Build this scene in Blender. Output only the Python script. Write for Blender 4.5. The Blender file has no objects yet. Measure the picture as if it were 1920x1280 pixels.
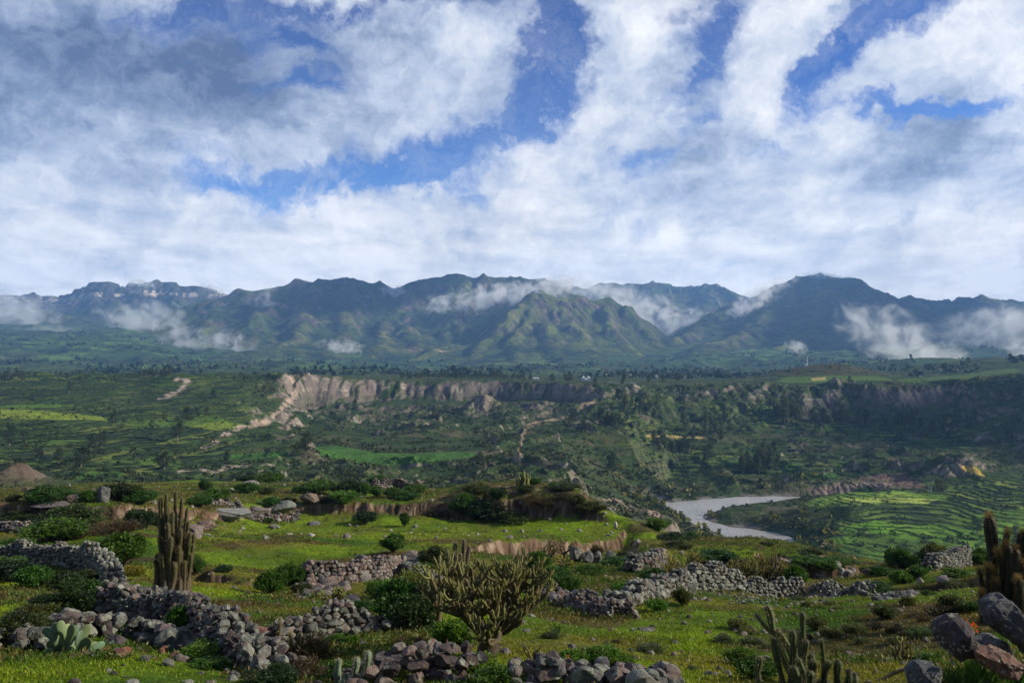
import bpy, math, random
import numpy as np
from mathutils import Vector, Matrix, Euler
random.seed(7)
RS = np.random.RandomState(11)
C = bpy.context.scene.collection
SC = bpy.context.scene
R = math.radians

# ------------------------------------------------------------------ camera, sun, sky
FOC = 1920 * 28 / 36.0
cam_d = bpy.data.cameras.new('camera'); cam_d.lens = 28; cam_d.sensor_width = 36
cam_d.clip_start = 0.1; cam_d.clip_end = 60000
cam = bpy.data.objects.new('camera', cam_d); C.objects.link(cam)
cam.location = (0, 0, 0); cam.rotation_euler = (R(90), 0, 0)
SC.camera = cam
SC.view_settings.view_transform = 'Standard'; SC.view_settings.look = 'None'
SC.view_settings.exposure = 0.50; SC.view_settings.gamma = 1.0
SC.cycles.max_bounces = 6; SC.cycles.diffuse_bounces = 2; SC.cycles.glossy_bounces = 2
SC.cycles.transparent_max_bounces = 12; SC.cycles.volume_bounces = 2
SC.cycles.volume_step_rate = 1.0; SC.cycles.volume_max_steps = 128
SC.cycles.use_denoising = True

SUN_AZ = 90.0      # degrees clockwise from the view direction: the sun stands to the right
SUN_EL = 27.0
sd = Vector((math.sin(R(SUN_AZ)) * math.cos(R(SUN_EL)), math.cos(R(SUN_AZ)) * math.cos(R(SUN_EL)), math.sin(R(SUN_EL))))
sun_d = bpy.data.lights.new('sun', 'SUN'); sun_d.energy = 5.0; sun_d.angle = R(1.2); sun_d.color = (1.0, 0.90, 0.74)
sun = bpy.data.objects.new('sun', sun_d); C.objects.link(sun)
sun.rotation_euler = (-sd).to_track_quat('-Z', 'Y').to_euler()

W = bpy.data.worlds.new('World'); SC.world = W; W.use_nodes = True
nt = W.node_tree; N = nt.nodes; L = nt.links
for n in list(N): N.remove(n)

def mk(tree, typ, **kw):
    n = tree.nodes.new(typ)
    for k, v in kw.items(): setattr(n, k, v)
    return n
def plug(tree, sock, v):
    if hasattr(v, 'is_output') or isinstance(v, bpy.types.NodeSocket): tree.links.new(v, sock)
    else: sock.default_value = v
def mth(tree, op, a, b=None, c=None, clamp=False):
    n = mk(tree, 'ShaderNodeMath', operation=op, use_clamp=clamp)
    plug(tree, n.inputs[0], a)
    if b is not None: plug(tree, n.inputs[1], b)
    if c is not None: plug(tree, n.inputs[2], c)
    return n.outputs[0]
def vmth(tree, op, a, b=None):
    n = mk(tree, 'ShaderNodeVectorMath', operation=op)
    plug(tree, n.inputs[0], a)
    if b is not None:
        if op == 'SCALE': plug(tree, n.inputs[3], b)
        else: plug(tree, n.inputs[1], b)
    return n.outputs[1] if op in ('LENGTH', 'DOT_PRODUCT', 'DISTANCE') else n.outputs[0]
def noise(tree, vec, scale, detail=5, rough=0.5, dist=0.0, lac=2.0, color=False):
    n = mk(tree, 'ShaderNodeTexNoise')
    if vec is not None: tree.links.new(vec, n.inputs['Vector'])
    n.inputs['Scale'].default_value = scale; n.inputs['Detail'].default_value = detail
    n.inputs['Roughness'].default_value = rough; n.inputs['Distortion'].default_value = dist
    n.inputs['Lacunarity'].default_value = lac
    return n.outputs['Color'] if color else n.outputs[0]
def ramp(tree, fac, stops, interp='LINEAR'):
    n = mk(tree, 'ShaderNodeValToRGB'); n.color_ramp.interpolation = interp
    e = n.color_ramp.elements
    while len(e) < len(stops): e.new(0.5)
    for i, (p, c) in enumerate(stops):
        e[i].position = p
        e[i].color = (c, c, c, 1) if isinstance(c, (int, float)) else (*c, 1)
    tree.links.new(fac, n.inputs[0])
    return n.outputs[0]
def mix(tree, f, a, b, mode='MIX'):
    n = mk(tree, 'ShaderNodeMix', data_type='RGBA', blend_type=mode)
    plug(tree, n.inputs[0], f)
    for i, v in ((6, a), (7, b)):
        if isinstance(v, tuple): v = (*v, 1) if len(v) == 3 else v
        plug(tree, n.inputs[i], v)
    return n.outputs[2]
def smooth(tree, v, lo, hi):
    n = mk(tree, 'ShaderNodeMapRange', interpolation_type='SMOOTHSTEP')
    plug(tree, n.inputs[0], v)
    n.inputs[1].default_value = lo; n.inputs[2].default_value = hi
    return n.outputs[0]

tc = mk(nt, 'ShaderNodeTexCoord')
sep = mk(nt, 'ShaderNodeSeparateXYZ'); L.new(tc.outputs['Generated'], sep.inputs[0])
dx, dy, dz = sep.outputs
zz = mth(nt, 'MAXIMUM', dz, 0.0)
# cloud deck as a high flat layer seen in perspective
den = mth(nt, 'ADD', zz, 0.16)
pv = mk(nt, 'ShaderNodeCombineXYZ')
L.new(mth(nt, 'DIVIDE', dx, den), pv.inputs[0]); L.new(mth(nt, 'DIVIDE', dy, den), pv.inputs[1])
deck = pv.outputs[0]
# azimuth and elevation as slopes, on which the large banks and gaps of the deck are placed
ay = mth(nt, 'MAXIMUM', mth(nt, 'ABSOLUTE', dy), 0.15)
gv = mk(nt, 'ShaderNodeCombineXYZ')
L.new(mth(nt, 'DIVIDE', dx, ay), gv.inputs[0]); L.new(mth(nt, 'DIVIDE', dz, ay), gv.inputs[1])
wn = noise(nt, gv.outputs[0], 5.0, 5, 0.6, color=True)
warp = vmth(nt, 'SCALE', vmth(nt, 'SUBTRACT', wn, (0.5, 0.5, 0.5)), 0.19)
wn2 = noise(nt, gv.outputs[0], 26.0, 4, 0.6, color=True)
warp2 = vmth(nt, 'SCALE', vmth(nt, 'SUBTRACT', wn2, (0.5, 0.5, 0.5)), 0.06)
gw = vmth(nt, 'ADD', vmth(nt, 'ADD', gv.outputs[0], warp), warp2)
def gauss(px, py, rx, ry, ang, amp):
    # a soft ellipse; ang in degrees, counter-clockwise, 0 = long axis horizontal
    m = mk(nt, 'ShaderNodeMapping', vector_type='TEXTURE')
    m.inputs['Location'].default_value = ((px - 960) / FOC, (640 - py) / FOC, 0)
    m.inputs['Rotation'].default_value = (0, 0, R(ang))
    m.inputs['Scale'].default_value = (rx / FOC, ry / FOC, 1)
    L.new(gw, m.inputs['Vector'])
    l = vmth(nt, 'LENGTH', m.outputs[0])
    e = mth(nt, 'POWER', 2.718, mth(nt, 'MULTIPLY', mth(nt, 'MULTIPLY', l, l), -1.0))
    return mth(nt, 'MULTIPLY', e, amp)
def total(lst):
    acc = None
    for g in lst:
        v = gauss(*g); acc = v if acc is None else mth(nt, 'ADD', acc, v)
    return acc
HOLES = [(640,0,330,42,0,1.0),(575,85,75,36,-10,1.0),(560,170,105,30,8,.8),(440,325,120,40,-12,.70),
 (560,350,220,34,0,.52),(745,335,165,46,8,.80),(900,255,140,58,20,.85),(1035,160,70,135,-15,.85),(820,372,130,26,0,.4),
 (1040,20,50,90,0,.75),(1325,70,50,140,-28,.85),(1210,305,70,36,20,.7),(1255,15,40,60,0,.3),(1560,95,50,150,-33,1.0),
 (1690,30,170,50,22,.9),(1800,120,80,40,20,.15),(1690,205,130,26,-4,.75),(1820,195,150,22,12,.8),(1230,195,80,26,40,.4),
 (350,40,180,36,-15,.35),(1300,240,60,20,30,.4),(1430,290,70,18,20,.35),(1150,420,130,18,10,.22),(1500,480,220,16,6,.3),(1850,500,140,14,3,.35)]
WHITES = [(1165,95,62,150,-12,.95),(1460,85,48,150,-26,.95),(960,215,70,36,20,.4),(700,215,200,60,12,.35),
 (900,395,230,36,10,.5),(1800,70,180,50,28,.5),(1440,300,120,26,28,.35),(1180,60,60,60,0,.2)]
DARKS = [(110,80,420,170,-14,.92),(360,200,280,80,-10,.5),(640,90,220,80,0,.45),(1740,300,200,66,-6,.7),(1560,360,160,30,0,.2),
 (60,260,180,70,0,.4),(300,430,250,30,0,.18),(1250,150,120,80,0,.3),(330,120,260,90,-20,.4),(500,440,240,30,0,.15),(1900,10,200,60,0,.3)]
holes = total(HOLES); whites = total(WHITES); darks = total(DARKS)
n1 = noise(nt, deck, 1.15, 9, 0.56, 0.35)
n2 = noise(nt, gw, 8.0, 10, 0.66, 0.5)
mst = mk(nt, 'ShaderNodeMapping'); mst.inputs['Scale'].default_value = (1.0, 0.28, 1.0); mst.inputs['Rotation'].default_value = (0, 0, R(-18))
L.new(deck, mst.inputs[0])
n3 = noise(nt, mst.outputs[0], 5.0, 8, 0.6, 0.4)
dens = mth(nt, 'ADD', mth(nt, 'MULTIPLY', n1, 1.1), mth(nt, 'MULTIPLY', n2, 0.9))
dens = mth(nt, 'ADD', dens, mth(nt, 'MULTIPLY', n3, 0.55))
dens = mth(nt, 'ADD', dens, mth(nt, 'MULTIPLY', whites, 0.5))
n4 = noise(nt, gw, 16.0, 9, 0.7, 0.8)
hb_ = mth(nt, 'ADD', mth(nt, 'MULTIPLY', n4, 1.5), -0.05)
dens = mth(nt, 'SUBTRACT', dens, mth(nt, 'MULTIPLY', mth(nt, 'MULTIPLY', holes, hb_), 1.22))
low = smooth(nt, dz, 0.22, 0.04)
dens = mth(nt, 'ADD', dens, mth(nt, 'MULTIPLY', low, 0.12))
cov = mth(nt, 'MAXIMUM', smooth(nt, dens, 0.40, 1.22), mth(nt, 'MULTIPLY', smooth(nt, n4, 0.35, 0.85), 0.34))
sky = mk(nt, 'ShaderNodeTexSky', sky_type='NISHITA', sun_disc=False)
sky.sun_elevation = R(SUN_EL); sky.sun_rotation = R(SUN_AZ); sky.altitude = 3500; sky.air_density = 1.0; sky.dust_density = 0.3; sky.ozone_density = 3.0
blue = mix(nt, 1.0, sky.outputs[0], mix(nt, smooth(nt, dz, 0.42, 0.08), (0.24, 0.43, 0.84), (0.62, 0.92, 1.25)), 'MULTIPLY')
# brightness of the cloud: thin and sunlit parts white, thick parts blue grey
body = noise(nt, gw, 5.5, 10, 0.66, 0.4)
body2 = noise(nt, deck, 2.6, 8, 0.6, 0.3)
bb = mth(nt, 'ADD', mth(nt, 'MULTIPLY', body, 1.15), mth(nt, 'MULTIPLY', body2, 0.8))
bb = mth(nt, 'ADD', bb, mth(nt, 'MULTIPLY', whites, 0.12))
bb = mth(nt, 'ADD', bb, mth(nt, 'MULTIPLY', low, 0.30))
bb = mth(nt, 'ADD', bb, mth(nt, 'MULTIPLY', mth(nt, 'SUBTRACT', n3, 0.5), 0.45))
bb = mth(nt, 'SUBTRACT', bb, mth(nt, 'MULTIPLY', darks, 0.36))
# deck darkened out of view, overhead and behind the viewer, to cut sky light
dim_unseen = mth(nt, 'MAXIMUM', smooth(nt, dz, 0.42, 0.75), smooth(nt, dy, 0.25, -0.25))
bb = mth(nt, 'SUBTRACT', bb, mth(nt, 'MULTIPLY', dim_unseen, 0.42))
ccol = ramp(nt, mth(nt, 'SUBTRACT', bb, 0.46, clamp=True), [(0.0, (0.75, 1.1, 2.0)), (0.22, (2.1, 2.6, 3.7)), (0.44, (4.2, 4.7, 5.7)), (0.66, (6.8, 6.9, 7.1)), (0.88, (9.2, 9.05, 8.9))])
col = mix(nt, cov, blue, ccol)
bg = mk(nt, 'ShaderNodeBackground'); bg.inputs['Strength'].default_value = 0.1
L.new(col, bg.inputs['Color'])
wo = mk(nt, 'ShaderNodeOutputWorld'); L.new(bg.outputs[0], wo.inputs[0])

# ------------------------------------------------------------------ helpers
_G = {}
def _grad(seed):
    if seed not in _G:
        a = np.random.RandomState(seed).rand(256, 256) * 2 * np.pi
        _G[seed] = (np.cos(a).astype(np.float32), np.sin(a).astype(np.float32))
    return _G[seed]
def perlin(x, y, seed=0):
    gx, gy = _grad(seed)
    x = np.asarray(x, np.float32); y = np.asarray(y, np.float32)
    xf = np.floor(x); yf = np.floor(y)
    ix = xf.astype(np.int32) & 255; iy = yf.astype(np.int32) & 255
    ix1 = (ix + 1) & 255; iy1 = (iy + 1) & 255
    fx = x - xf; fy = y - yf
    u = fx * fx * fx * (fx * (fx * 6 - 15) + 10); v = fy * fy * fy * (fy * (fy * 6 - 15) + 10)
    a = gx[iy, ix] * fx + gy[iy, ix] * fy
    b = gx[iy, ix1] * (fx - 1) + gy[iy, ix1] * fy
    c = gx[iy1, ix] * fx + gy[iy1, ix] * (fy - 1)
    d = gx[iy1, ix1] * (fx - 1) + gy[iy1, ix1] * (fy - 1)
    ab = a + u * (b - a); cd = c + u * (d - c)
    return (ab + v * (cd - ab)) * 1.5
def fbm(x, y, size, octs=5, seed=0, gain=0.5):
    r = 0; amp = 1.0; f = 1.0 / size
    for i in range(octs):
        r = r + amp * perlin(x * f + 17.3 * i, y * f - 9.1 * i, seed + i); amp *= gain; f *= 2.03
    return r
def ridged(x, y, size, octs=5, seed=0, gain=0.5):
    r = 0; amp = 1.0; f = 1.0 / size; w = 1.0
    for i in range(octs):
        n = 1 - np.abs(perlin(x * f + 17.3 * i, y * f - 9.1 * i, seed + i)) * 1.6
        n = np.clip(n, 0, 1) ** 2
        r = r + amp * n * w; w = np.clip(n * 1.6, 0, 1); amp *= gain; f *= 2.05
    return r
def sstep(a, b, x):
    t = np.clip((x - a) / (b - a), 0, 1); return t * t * (3 - 2 * t)
def lerp(a, b, t): return a + (b - a) * t

def set_meta(o, label=None, cat=None, group=None, kind=None):
    if label: o['label'] = label
    if cat: o['category'] = cat
    if group: o['group'] = group
    if kind: o['kind'] = kind
    return o
def np_mesh(name, V, F, mat, col=None, smooth_=True, fcol=None):
    """mesh data from numpy; F is (n,3) or (n,4)"""
    me = bpy.data.meshes.new(name)
    V = np.ascontiguousarray(V, np.float32); F = np.ascontiguousarray(F, np.int32)
    k = F.shape[1]
    me.vertices.add(len(V)); me.vertices.foreach_set('co', V.ravel())
    me.loops.add(F.size); me.loops.foreach_set('vertex_index', F.ravel())
    me.polygons.add(len(F)); me.polygons.foreach_set('loop_start', np.arange(0, F.size, k, dtype=np.int32))
    me.polygons.foreach_set('use_smooth', np.full(len(F), smooth_, dtype=bool))
    me.update(calc_edges=True)
    if col is not None:
        a = me.attributes.new('tint', 'FLOAT_COLOR', 'POINT')
        c4 = np.ones((len(V), 4), np.float32); c4[:, :3] = col
        a.data.foreach_set('color', c4.ravel())
    if mat is not None: me.materials.append(mat)
    return me
def add_obj(name, me, parent=None, loc=None):
    o = bpy.data.objects.new(name, me); C.objects.link(o)
    if parent is not None: o.parent = parent
    if loc is not None: o.location = loc
    return o
def empty(name, loc, label, cat, group=None, rz=0.0):
    o = bpy.data.objects.new(name, None); C.objects.link(o); o.location = loc; o.rotation_euler = (0, 0, rz)
    o.empty_display_size = 0.1
    return set_meta(o, label, cat, group)
def grid_faces(nr, nc):
    i = np.arange(nr - 1)[:, None] * nc + np.arange(nc - 1)[None, :]
    return np.stack([i, i + 1, i + nc + 1, i + nc], -1).reshape(-1, 4)

def new_mat(name):
    m = bpy.data.materials.new(name); m.use_nodes = True
    t = m.node_tree; b = t.nodes['Principled BSDF']
    b.inputs['Roughness'].default_value = 0.9
    b.inputs['Specular IOR Level'].default_value = 0.15
    return m, t, b
def bump(t, b, h, strength, dist):
    n = mk(t, 'ShaderNodeBump'); n.inputs['Strength'].default_value = strength; n.inputs['Distance'].default_value = dist
    t.links.new(h, n.inputs['Height']); t.links.new(n.outputs[0], b.inputs['Normal'])

# ------------------------------------------------------------------ terrain heights
# Profiles of the land along lines of sight: for each bearing (given as the pixel column it falls in) the distance
# of each break of slope and either its height in metres (below 500) or the picture row in which it is seen.
PRO = {
-600: [(2.5,-1.75),(9,1285),(13,1190),(18,1120),(28,1082),(38,1050),(52,990),(70,978),(70.8,945),(110,927),(130,917),(165,960),
       (240,950),(310,925),(420,868),(530,822),(575,785),(660,765),(800,738),(1000,705),(1060,700),(1250,725),(2100,692),(2700,672),(3500,635),(5000,610)],
0:    [(2.5,-1.75),(9,1283),(13,1190),(18,1120),(28,1082),(38,1050),(52,990),(70,978),(70.8,945),(110,927),(130,917),(165,960),
       (240,950),(310,925),(420,868),(530,822),(575,785),(660,765),(800,738),(1000,707),(1060,702),(1250,725),(2100,692),(2700,672),(3500,635),(5000,610)],
200:  [(2.5,-1.75),(9,1280),(13,1195),(18,1140),(27,1095),(38,1048),(52,995),(70,972),(70.7,947),(105,920),(130,908),(165,950),
       (240,960),(310,920),(420,872),(530,828),(575,805),(680,778),(830,742),(1000,710),(1060,703),(1250,725),(2100,692),(2700,675),(3500,640),(5000,615)],
400:  [(2.5,-1.75),(9,1285),(12,1235),(18,1170),(26,1105),(38,1055),(55,1010),(82,972),(82.7,957),(110,920),(130,903),(165,945),
       (240,955),(320,912),(420,885),(500,862),(560,835),(700,790),(850,745),(1000,708),(1060,702),(1300,720),(2100,692),(2800,682),(3500,662),(5000,640)],
520:  [(2.5,-1.75),(9,1290),(12,1245),(18,1168),(28,1105),(40,1060),(58,1012),(97,966),(97.7,948),(113,922),(135,903),(165,945),
       (240,960),(330,915),(430,882),(520,855),(600,835),(720,805),(850,765),(985,715),(1030,701),(1300,715),(2200,692),(2900,685),(3500,672),(5000,655)],
590:  [(2.5,-1.75),(9,1290),(12,1245),(18,1165),(28,1105),(40,1060),(58,1014),(98,966),(98.7,947),(115,925),(135,903),(165,945),
       (240,960),(330,915),(430,880),(520,855),(640,832),(800,804),(950,780),(1045,757),(1095,701),(1300,712),(2200,692),(2900,685),(3500,675),(5000,660)],
760:  [(2.5,-1.75),(9,1290),(13,1228),(20,1150),(29,1100),(41,1055),(60,1010),(99,966),(99.7,946),(115,928),(130,915),(165,955),
       (240,965),(330,918),(430,886),(520,860),(640,832),(800,802),(1000,778),(1105,752),(1156,713),(1350,709),(2200,695),(2900,690),(3500,682),(5000,670)],
920:  [(2.5,-1.75),(9,1290),(13,1232),(20,1150),(29,1100),(41,1055),(60,1010),(98,975),(99.6,938),(104,910),(118,913),(150,965),
       (240,975),(340,925),(430,890),(520,860),(640,836),(790,806),(1000,775),(1110,752),(1160,714),(1350,710),(2200,696),(2900,692),(3500,685),(5000,670)],
1060: [(2.5,-1.75),(9,1290),(13,1232),(20,1155),(29,1105),(41,1062),(60,1018),(96,975),(97.6,940),(103,911),(118,918),(150,985),
       (240,1000),(345,935),(440,893),(540,862),(640,832),(740,800),(900,776),(1060,748),(1090,718),(1350,712),(2200,698),(2900,692),(3500,685),(5000,668)],
1160: [(2.5,-1.75),(9,1290),(13,1235),(20,1160),(28,1115),(38,1075),(55,1030),(92,982),(93,975),(97,968),(105,985),(150,1040),
       (240,1040),(345,985),(440,925),(520,880),(640,836),(740,803),(860,780),(990,752),(1080,720),(1350,712),(2200,698),(2900,690),(3500,680),(5000,664)],
1220: [(2.5,-1.75),(9,1291),(13,1238),(20,1162),(28,1118),(38,1080),(54,1037),(84,995),(88,992),(92,988),(100,996),(150,1050),
       (240,1040),(345,1002),(440,960),(540,925),(650,885),(740,835),(860,798),(985,755),(1080,721),(1350,713),(2200,699),(2900,690),(3500,676),(5000,660)],
1280: [(2.5,-1.75),(9,1292),(13,1240),(20,1165),(28,1120),(37,1090),(52,1045),(70,1018),(78,1008),(86,1003),(95,1010),(140,1060),
       (240,-74),(340,-90),(440,-112),(590,-119),(665,905),(740,862),(860,815),(980,760),(1080,722),(1350,714),(2200,700),(2900,690),(3500,672),(5000,655)],
1450: [(2.5,-1.75),(9,1295),(13,1240),(20,1170),(28,1130),(37,1105),(50,1060),(66,1032),(74,1018),(82,1010),(90,1015),(140,1060),
       (240,-88),(330,-112),(470,-115),(570,-117),(660,903),(740,862),(870,815),(990,758),(1065,720),(1350,712),(2200,700),(2900,688),(3500,665),(5000,645)],
1600: [(2.5,-1.75),(9,1295),(13,1235),(19,1165),(26,1128),(33,1105),(44,1070),(56,1050),(62,1042),(68,1038),(75,1045),(140,1060),
       (240,-86),(330,-108),(470,-110),(575,-109),(650,896),(740,862),(870,815),(1000,765),(1055,718),(1350,712),(2200,700),(2900,686),(3500,660),(5000,640)],
1750: [(2.5,-1.75),(9,1290),(12.5,1230),(18,1160),(25,1118),(32,1090),(42,1063),(50,1058),(56,1060),(62,1070),(75,1085),(140,1070),
       (240,-84),(330,-106),(470,-109),(565,-107),(650,888),(740,852),(870,808),(1000,765),(1045,718),(1350,710),(2200,695),(2900,680),(3500,655),(5000,640)],
1920: [(2.5,-1.75),(9,1290),(12,1220),(17,1150),(24,1105),(31,1078),(40,1055),(48,1050),(54,1055),(60,1065),(75,1085),(140,1070),
       (240,-82),(330,-102),(470,-104),(560,-100),(640,880),(720,838),(830,785),(960,735),(1050,706),(1350,700),(2200,685),(2900,672),(3500,650),(5000,640)],
2600: [(2.5,-1.75),(9,1290),(12,1220),(17,1150),(24,1105),(31,1078),(40,1055),(48,1050),(54,1055),(60,1065),(75,1085),(140,1070),
       (240,-80),(330,-98),(470,-98),(560,-92),(640,870),(720,825),(830,770),(960,720),(1050,690),(1350,690),(2200,680),(2900,665),(3500,645),(5000,640)],
}
UMAX = 0.86
NC = 1180
NRN, NRV = 1000, 1300
US = np.linspace(-UMAX, UMAX, NC)
LN0, LN1, LN2 = math.log(2.6), math.log(165.0), math.log(5200.0)
ROW_N = np.exp(np.linspace(LN0, LN1, NRN))
_a = np.linspace(LN1, math.log(1500.0), 1030, endpoint=False); _b = np.linspace(math.log(1500.0), LN2, NRV - 1030)
ROW_V = np.exp(np.concatenate([_a, _b]))
DS = np.concatenate([ROW_N, ROW_V[1:]])
st = sorted(PRO); ux = np.array([(x - 960) / FOC for x in st])
KD = np.array([[math.log(k[0]) for k in PRO[x]] for x in st])
KZ = np.array([[(k[1] if k[1] < 500 else (640 - k[1]) / FOC * k[0]) for k in PRO[x]] for x in st])
def pchip(x, y, xi):
    h = np.diff(x); d = np.diff(y) / h
    m = np.zeros_like(y)
    w1 = 2 * h[1:] + h[:-1]; w2 = h[1:] + 2 * h[:-1]
    ok = d[:-1] * d[1:] > 0
    with np.errstate(divide='ignore', invalid='ignore'):
        m[1:-1] = np.where(ok, (w1 + w2) / (w1 / d[:-1] + w2 / d[1:]), 0)
    m[0], m[-1] = d[0], d[-1]
    i = np.clip(np.searchsorted(x, xi) - 1, 0, len(h) - 1)
    t = (xi - x[i]) / h[i]
    return (y[i] * (1 + 2 * t) * (1 - t) ** 2 + m[i] * h[i] * t * (1 - t) ** 2 + y[i + 1] * t * t * (3 - 2 * t) + m[i + 1] * h[i] * t * t * (t - 1))
# breaks of slope wander a little from bearing to bearing, as real edges do
Z = np.zeros((len(DS), NC), np.float32); lnDS = np.log(DS)
_kd = np.stack([pchip(ux, KD[:, k], US) for k in range(KD.shape[1])], 1)
_kz = np.stack([pchip(ux, KZ[:, k], US) for k in range(KZ.shape[1])], 1)
for k in range(13, 21):
    _kd[:, k] += 0.012 * fbm(US * 1000, US * 0 + k * 1.7, 60, 4, 40)
for k in (8, 9): _kd[:, k] += 0.010 * fbm(US * 1000, US * 0 + 5.5, 22, 4, 44)
for i in range(NC):
    kd = np.maximum.accumulate(_kd[i] + np.arange(_kd.shape[1]) * 1e-5)
    Z[:, i] = pchip(kd, _kz[i], lnDS)
# soften seams between neighbouring bearings
for _ in range(6):
    Z[:, 1:-1] = (Z[:, :-2] + 2 * Z[:, 1:-1] + Z[:, 2:]) / 4
X = (DS[:, None] * US[None, :]).astype(np.float32); Y = np.repeat(DS[:, None], NC, 1).astype(np.float32)
PXC = (960 + FOC * US)[None, :] + 0 * X
def PY(): return 640 - FOC * Z / Y
def PT(x, y, D): return ((x - 960) / FOC * D, D, (640 - y) / FOC * D)

def seg_dist(px, py, pts):
    """distance to a polyline, signed side (+ = left of its direction), and distance along it"""
    best = np.full(px.shape, 1e9, np.float32); side = np.zeros_like(best); al = np.zeros_like(best); acc = 0.0
    for (ax, ay), (bx, by) in zip(pts[:-1], pts[1:]):
        ex, ey = bx - ax, by - ay; ll = math.hypot(ex, ey) + 1e-6
        t = np.clip(((px - ax) * ex + (py - ay) * ey) / ll ** 2, 0, 1)
        qx = px - ax - t * ex; qy = py - ay - t * ey; d = np.sqrt(qx * qx + qy * qy)
        m = d < best
        best = np.where(m, d, best); side = np.where(m, np.sign(ex * qy - ey * qx), side); al = np.where(m, acc + t * ll, al)
        acc += ll
    return best, side, al, acc
def in_poly(px, py, poly):
    r = np.zeros(px.shape, bool); n = len(poly)
    for i in range(n):
        x1, y1 = poly[i]; x2, y2 = poly[(i + 1) % n]
        if y1 == y2: continue
        c = ((y1 > py) != (y2 > py)) & (px < (x2 - x1) * (py - y1) / (y2 - y1) + x1)
        r ^= c
    return r

# bumps: hummocks, spurs and the round hill: (px, D, height, rx, ry)
BUMPS = [(1550,1290,27,95,95),(870,960,13,26,30),(905,965,14,22,26),(955,950,12,30,28),(770,985,6,22,22),(620,1000,8,30,30),
 (415,760,9,26,40),(455,745,11,22,34),(30,330,10,9,16),(1190,445,9,14,16),(1150,440,12,6,12),(1240,450,9,10,14),(600,700,7,40,50),
 (1130,600,4,60,50),(1040,620,5,45,60),(1790,640,16,22,26),(1700,700,6,60,50),(1480,500,4,34,16),(1540,505,6,40,26),
 (1395,548,3,22,14),(545,500,8,26,40),(330,960,10,30,30),(60,990,10,30,20),(170,1000,8,30,20),(1240,960,9,60,30),(1850,1700,30,250,200),(1700,2300,25,250,200)]
for (px_, D_, h_, rx_, ry_) in BUMPS:
    cx_ = (px_ - 960) / FOC * D_
    q = ((X - cx_) / rx_) ** 2 + ((Y - D_) / ry_) ** 2
    Z += (h_ * np.exp(-q)).astype(np.float32)

vmask = sstep(200, 320, Y)                 # valley only
nmask = 1 - sstep(140, 200, Y)             # near hill only
farm = sstep(1500, 2500, Y)
# broken, gullied relief of the valley sides
g1 = fbm(X, Y, 170, 5, 3); g2 = ridged(X, Y, 90, 5, 12)
flat = np.clip(sstep(1350, 1480, PXC) * (1 - sstep(575, 640, Y)), 0, 1)
plate = sstep(1060, 1100, Y) * (1 - farm)
left_t = (1 - sstep(380, 560, PXC)) * (1 - sstep(1040, 1100, Y))
rnear = sstep(1180, 1260, PXC) * (1 - sstep(600, 660, Y)) * (1 - sstep(1500, 1600, PXC))
pmask = sstep(560, 600, PXC) * (1 - sstep(900, 940, PXC)) * sstep(500, 540, Y) * (1 - sstep(700, 760, Y))
rel = vmask * (1 - 0.8 * pmask) * (1 - 0.9 * flat) * (1 - 0.85 * rnear) * (1 - 0.8 * plate) * (1 - 0.82 * left_t)
Z += rel * (g1 * 4.0 + (g2 - 0.8) * 5.0) + vmask * fbm(X, Y, 22, 4, 5) * 0.8 * (1 - 0.5 * farm)
Z += farm * fbm(X, Y, 500, 5, 31) * 22
# gradient of the raw form, to find the cliffs
def slope_of(Zz):
    dzr = np.gradient(Zz, axis=0) / np.gradient(DS)[:, None]
    dzu = np.gradient(Zz, axis=1) / (DS[:, None] * (US[1] - US[0]))
    # (u, D) coordinates to x, y
    zy = dzr - dzu * US[None, :]
    return np.sqrt(zy * zy + dzu * dzu)
S0 = slope_of(Z)
cl = vmask * sstep(0.42, 0.95, S0) * (1 - farm)
flute = np.abs(perlin(X / 9.0 + 0.4 * perlin(Y / 30, X / 30, 5), Y / 40.0, 8))
flute2 = np.abs(perlin(X / 24.0, Y / 60.0, 18))
flute3 = np.abs(perlin(X / 50.0 + .3 * perlin(Y / 60, X / 60, 6), Y / 140.0, 28))
Z -= cl * ((0.35 - flute) * 6.0 + (0.35 - flute2) * 9.0) + vmask * sstep(.22, .5, S0) * (1 - farm) * (1 - left_t) * sstep(850, 950, Y) * (1 - plate) * np.clip(0.3 - flute3, -0.08, 0.3) * 26.0
Z -= vmask * sstep(0.18, 0.45, S0) * (1 - cl) * (1 - farm) * (1 - left_t) * (0.4 - np.abs(perlin(X / 14.0, Y / 50.0, 9))) * 4.5
# river bed
RZ = -120.0
def riv(x, y):
    D = -RZ * FOC / (y - 640.0); return ((x - 960) / FOC * D, D)
RIVER = [riv(*p) for p in [(1236,932),(1255,942),(1300,937),(1345,933),(1400,930),(1470,930),(1530,931),(1600,933),(1600,937),(1510,938),(1460,939),(1410,942),(1375,947),(1345,954),(1322,962),(1316,969),
    (1335,978),(1365,986),(1410,991),(1450,997),(1480,1004),(1492,1020),(1490,1060),(1440,1060),(1395,1018),(1350,1005),(1315,988),(1285,970),(1262,957),(1240,948)]]
zone = (Y > 330) & (Y < 720) & (X > 40) & (X < 420)
dr = np.full(X.shape, 1e3, np.float32)
d_, s_, a_, t_ = seg_dist(X[zone], Y[zone], RIVER + [RIVER[0]])
ins = in_poly(X[zone], Y[zone], RIVER)
dr[zone] = np.where(ins, -d_, d_)
dr = dr + 1.6 * fbm(X, Y, 14, 3, 77)
bank = sstep(0, 16, dr)
Z = np.where((dr < 900), np.minimum(Z, RZ + 0.8 + np.maximum(dr, 0) * 0.38), Z)
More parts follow.
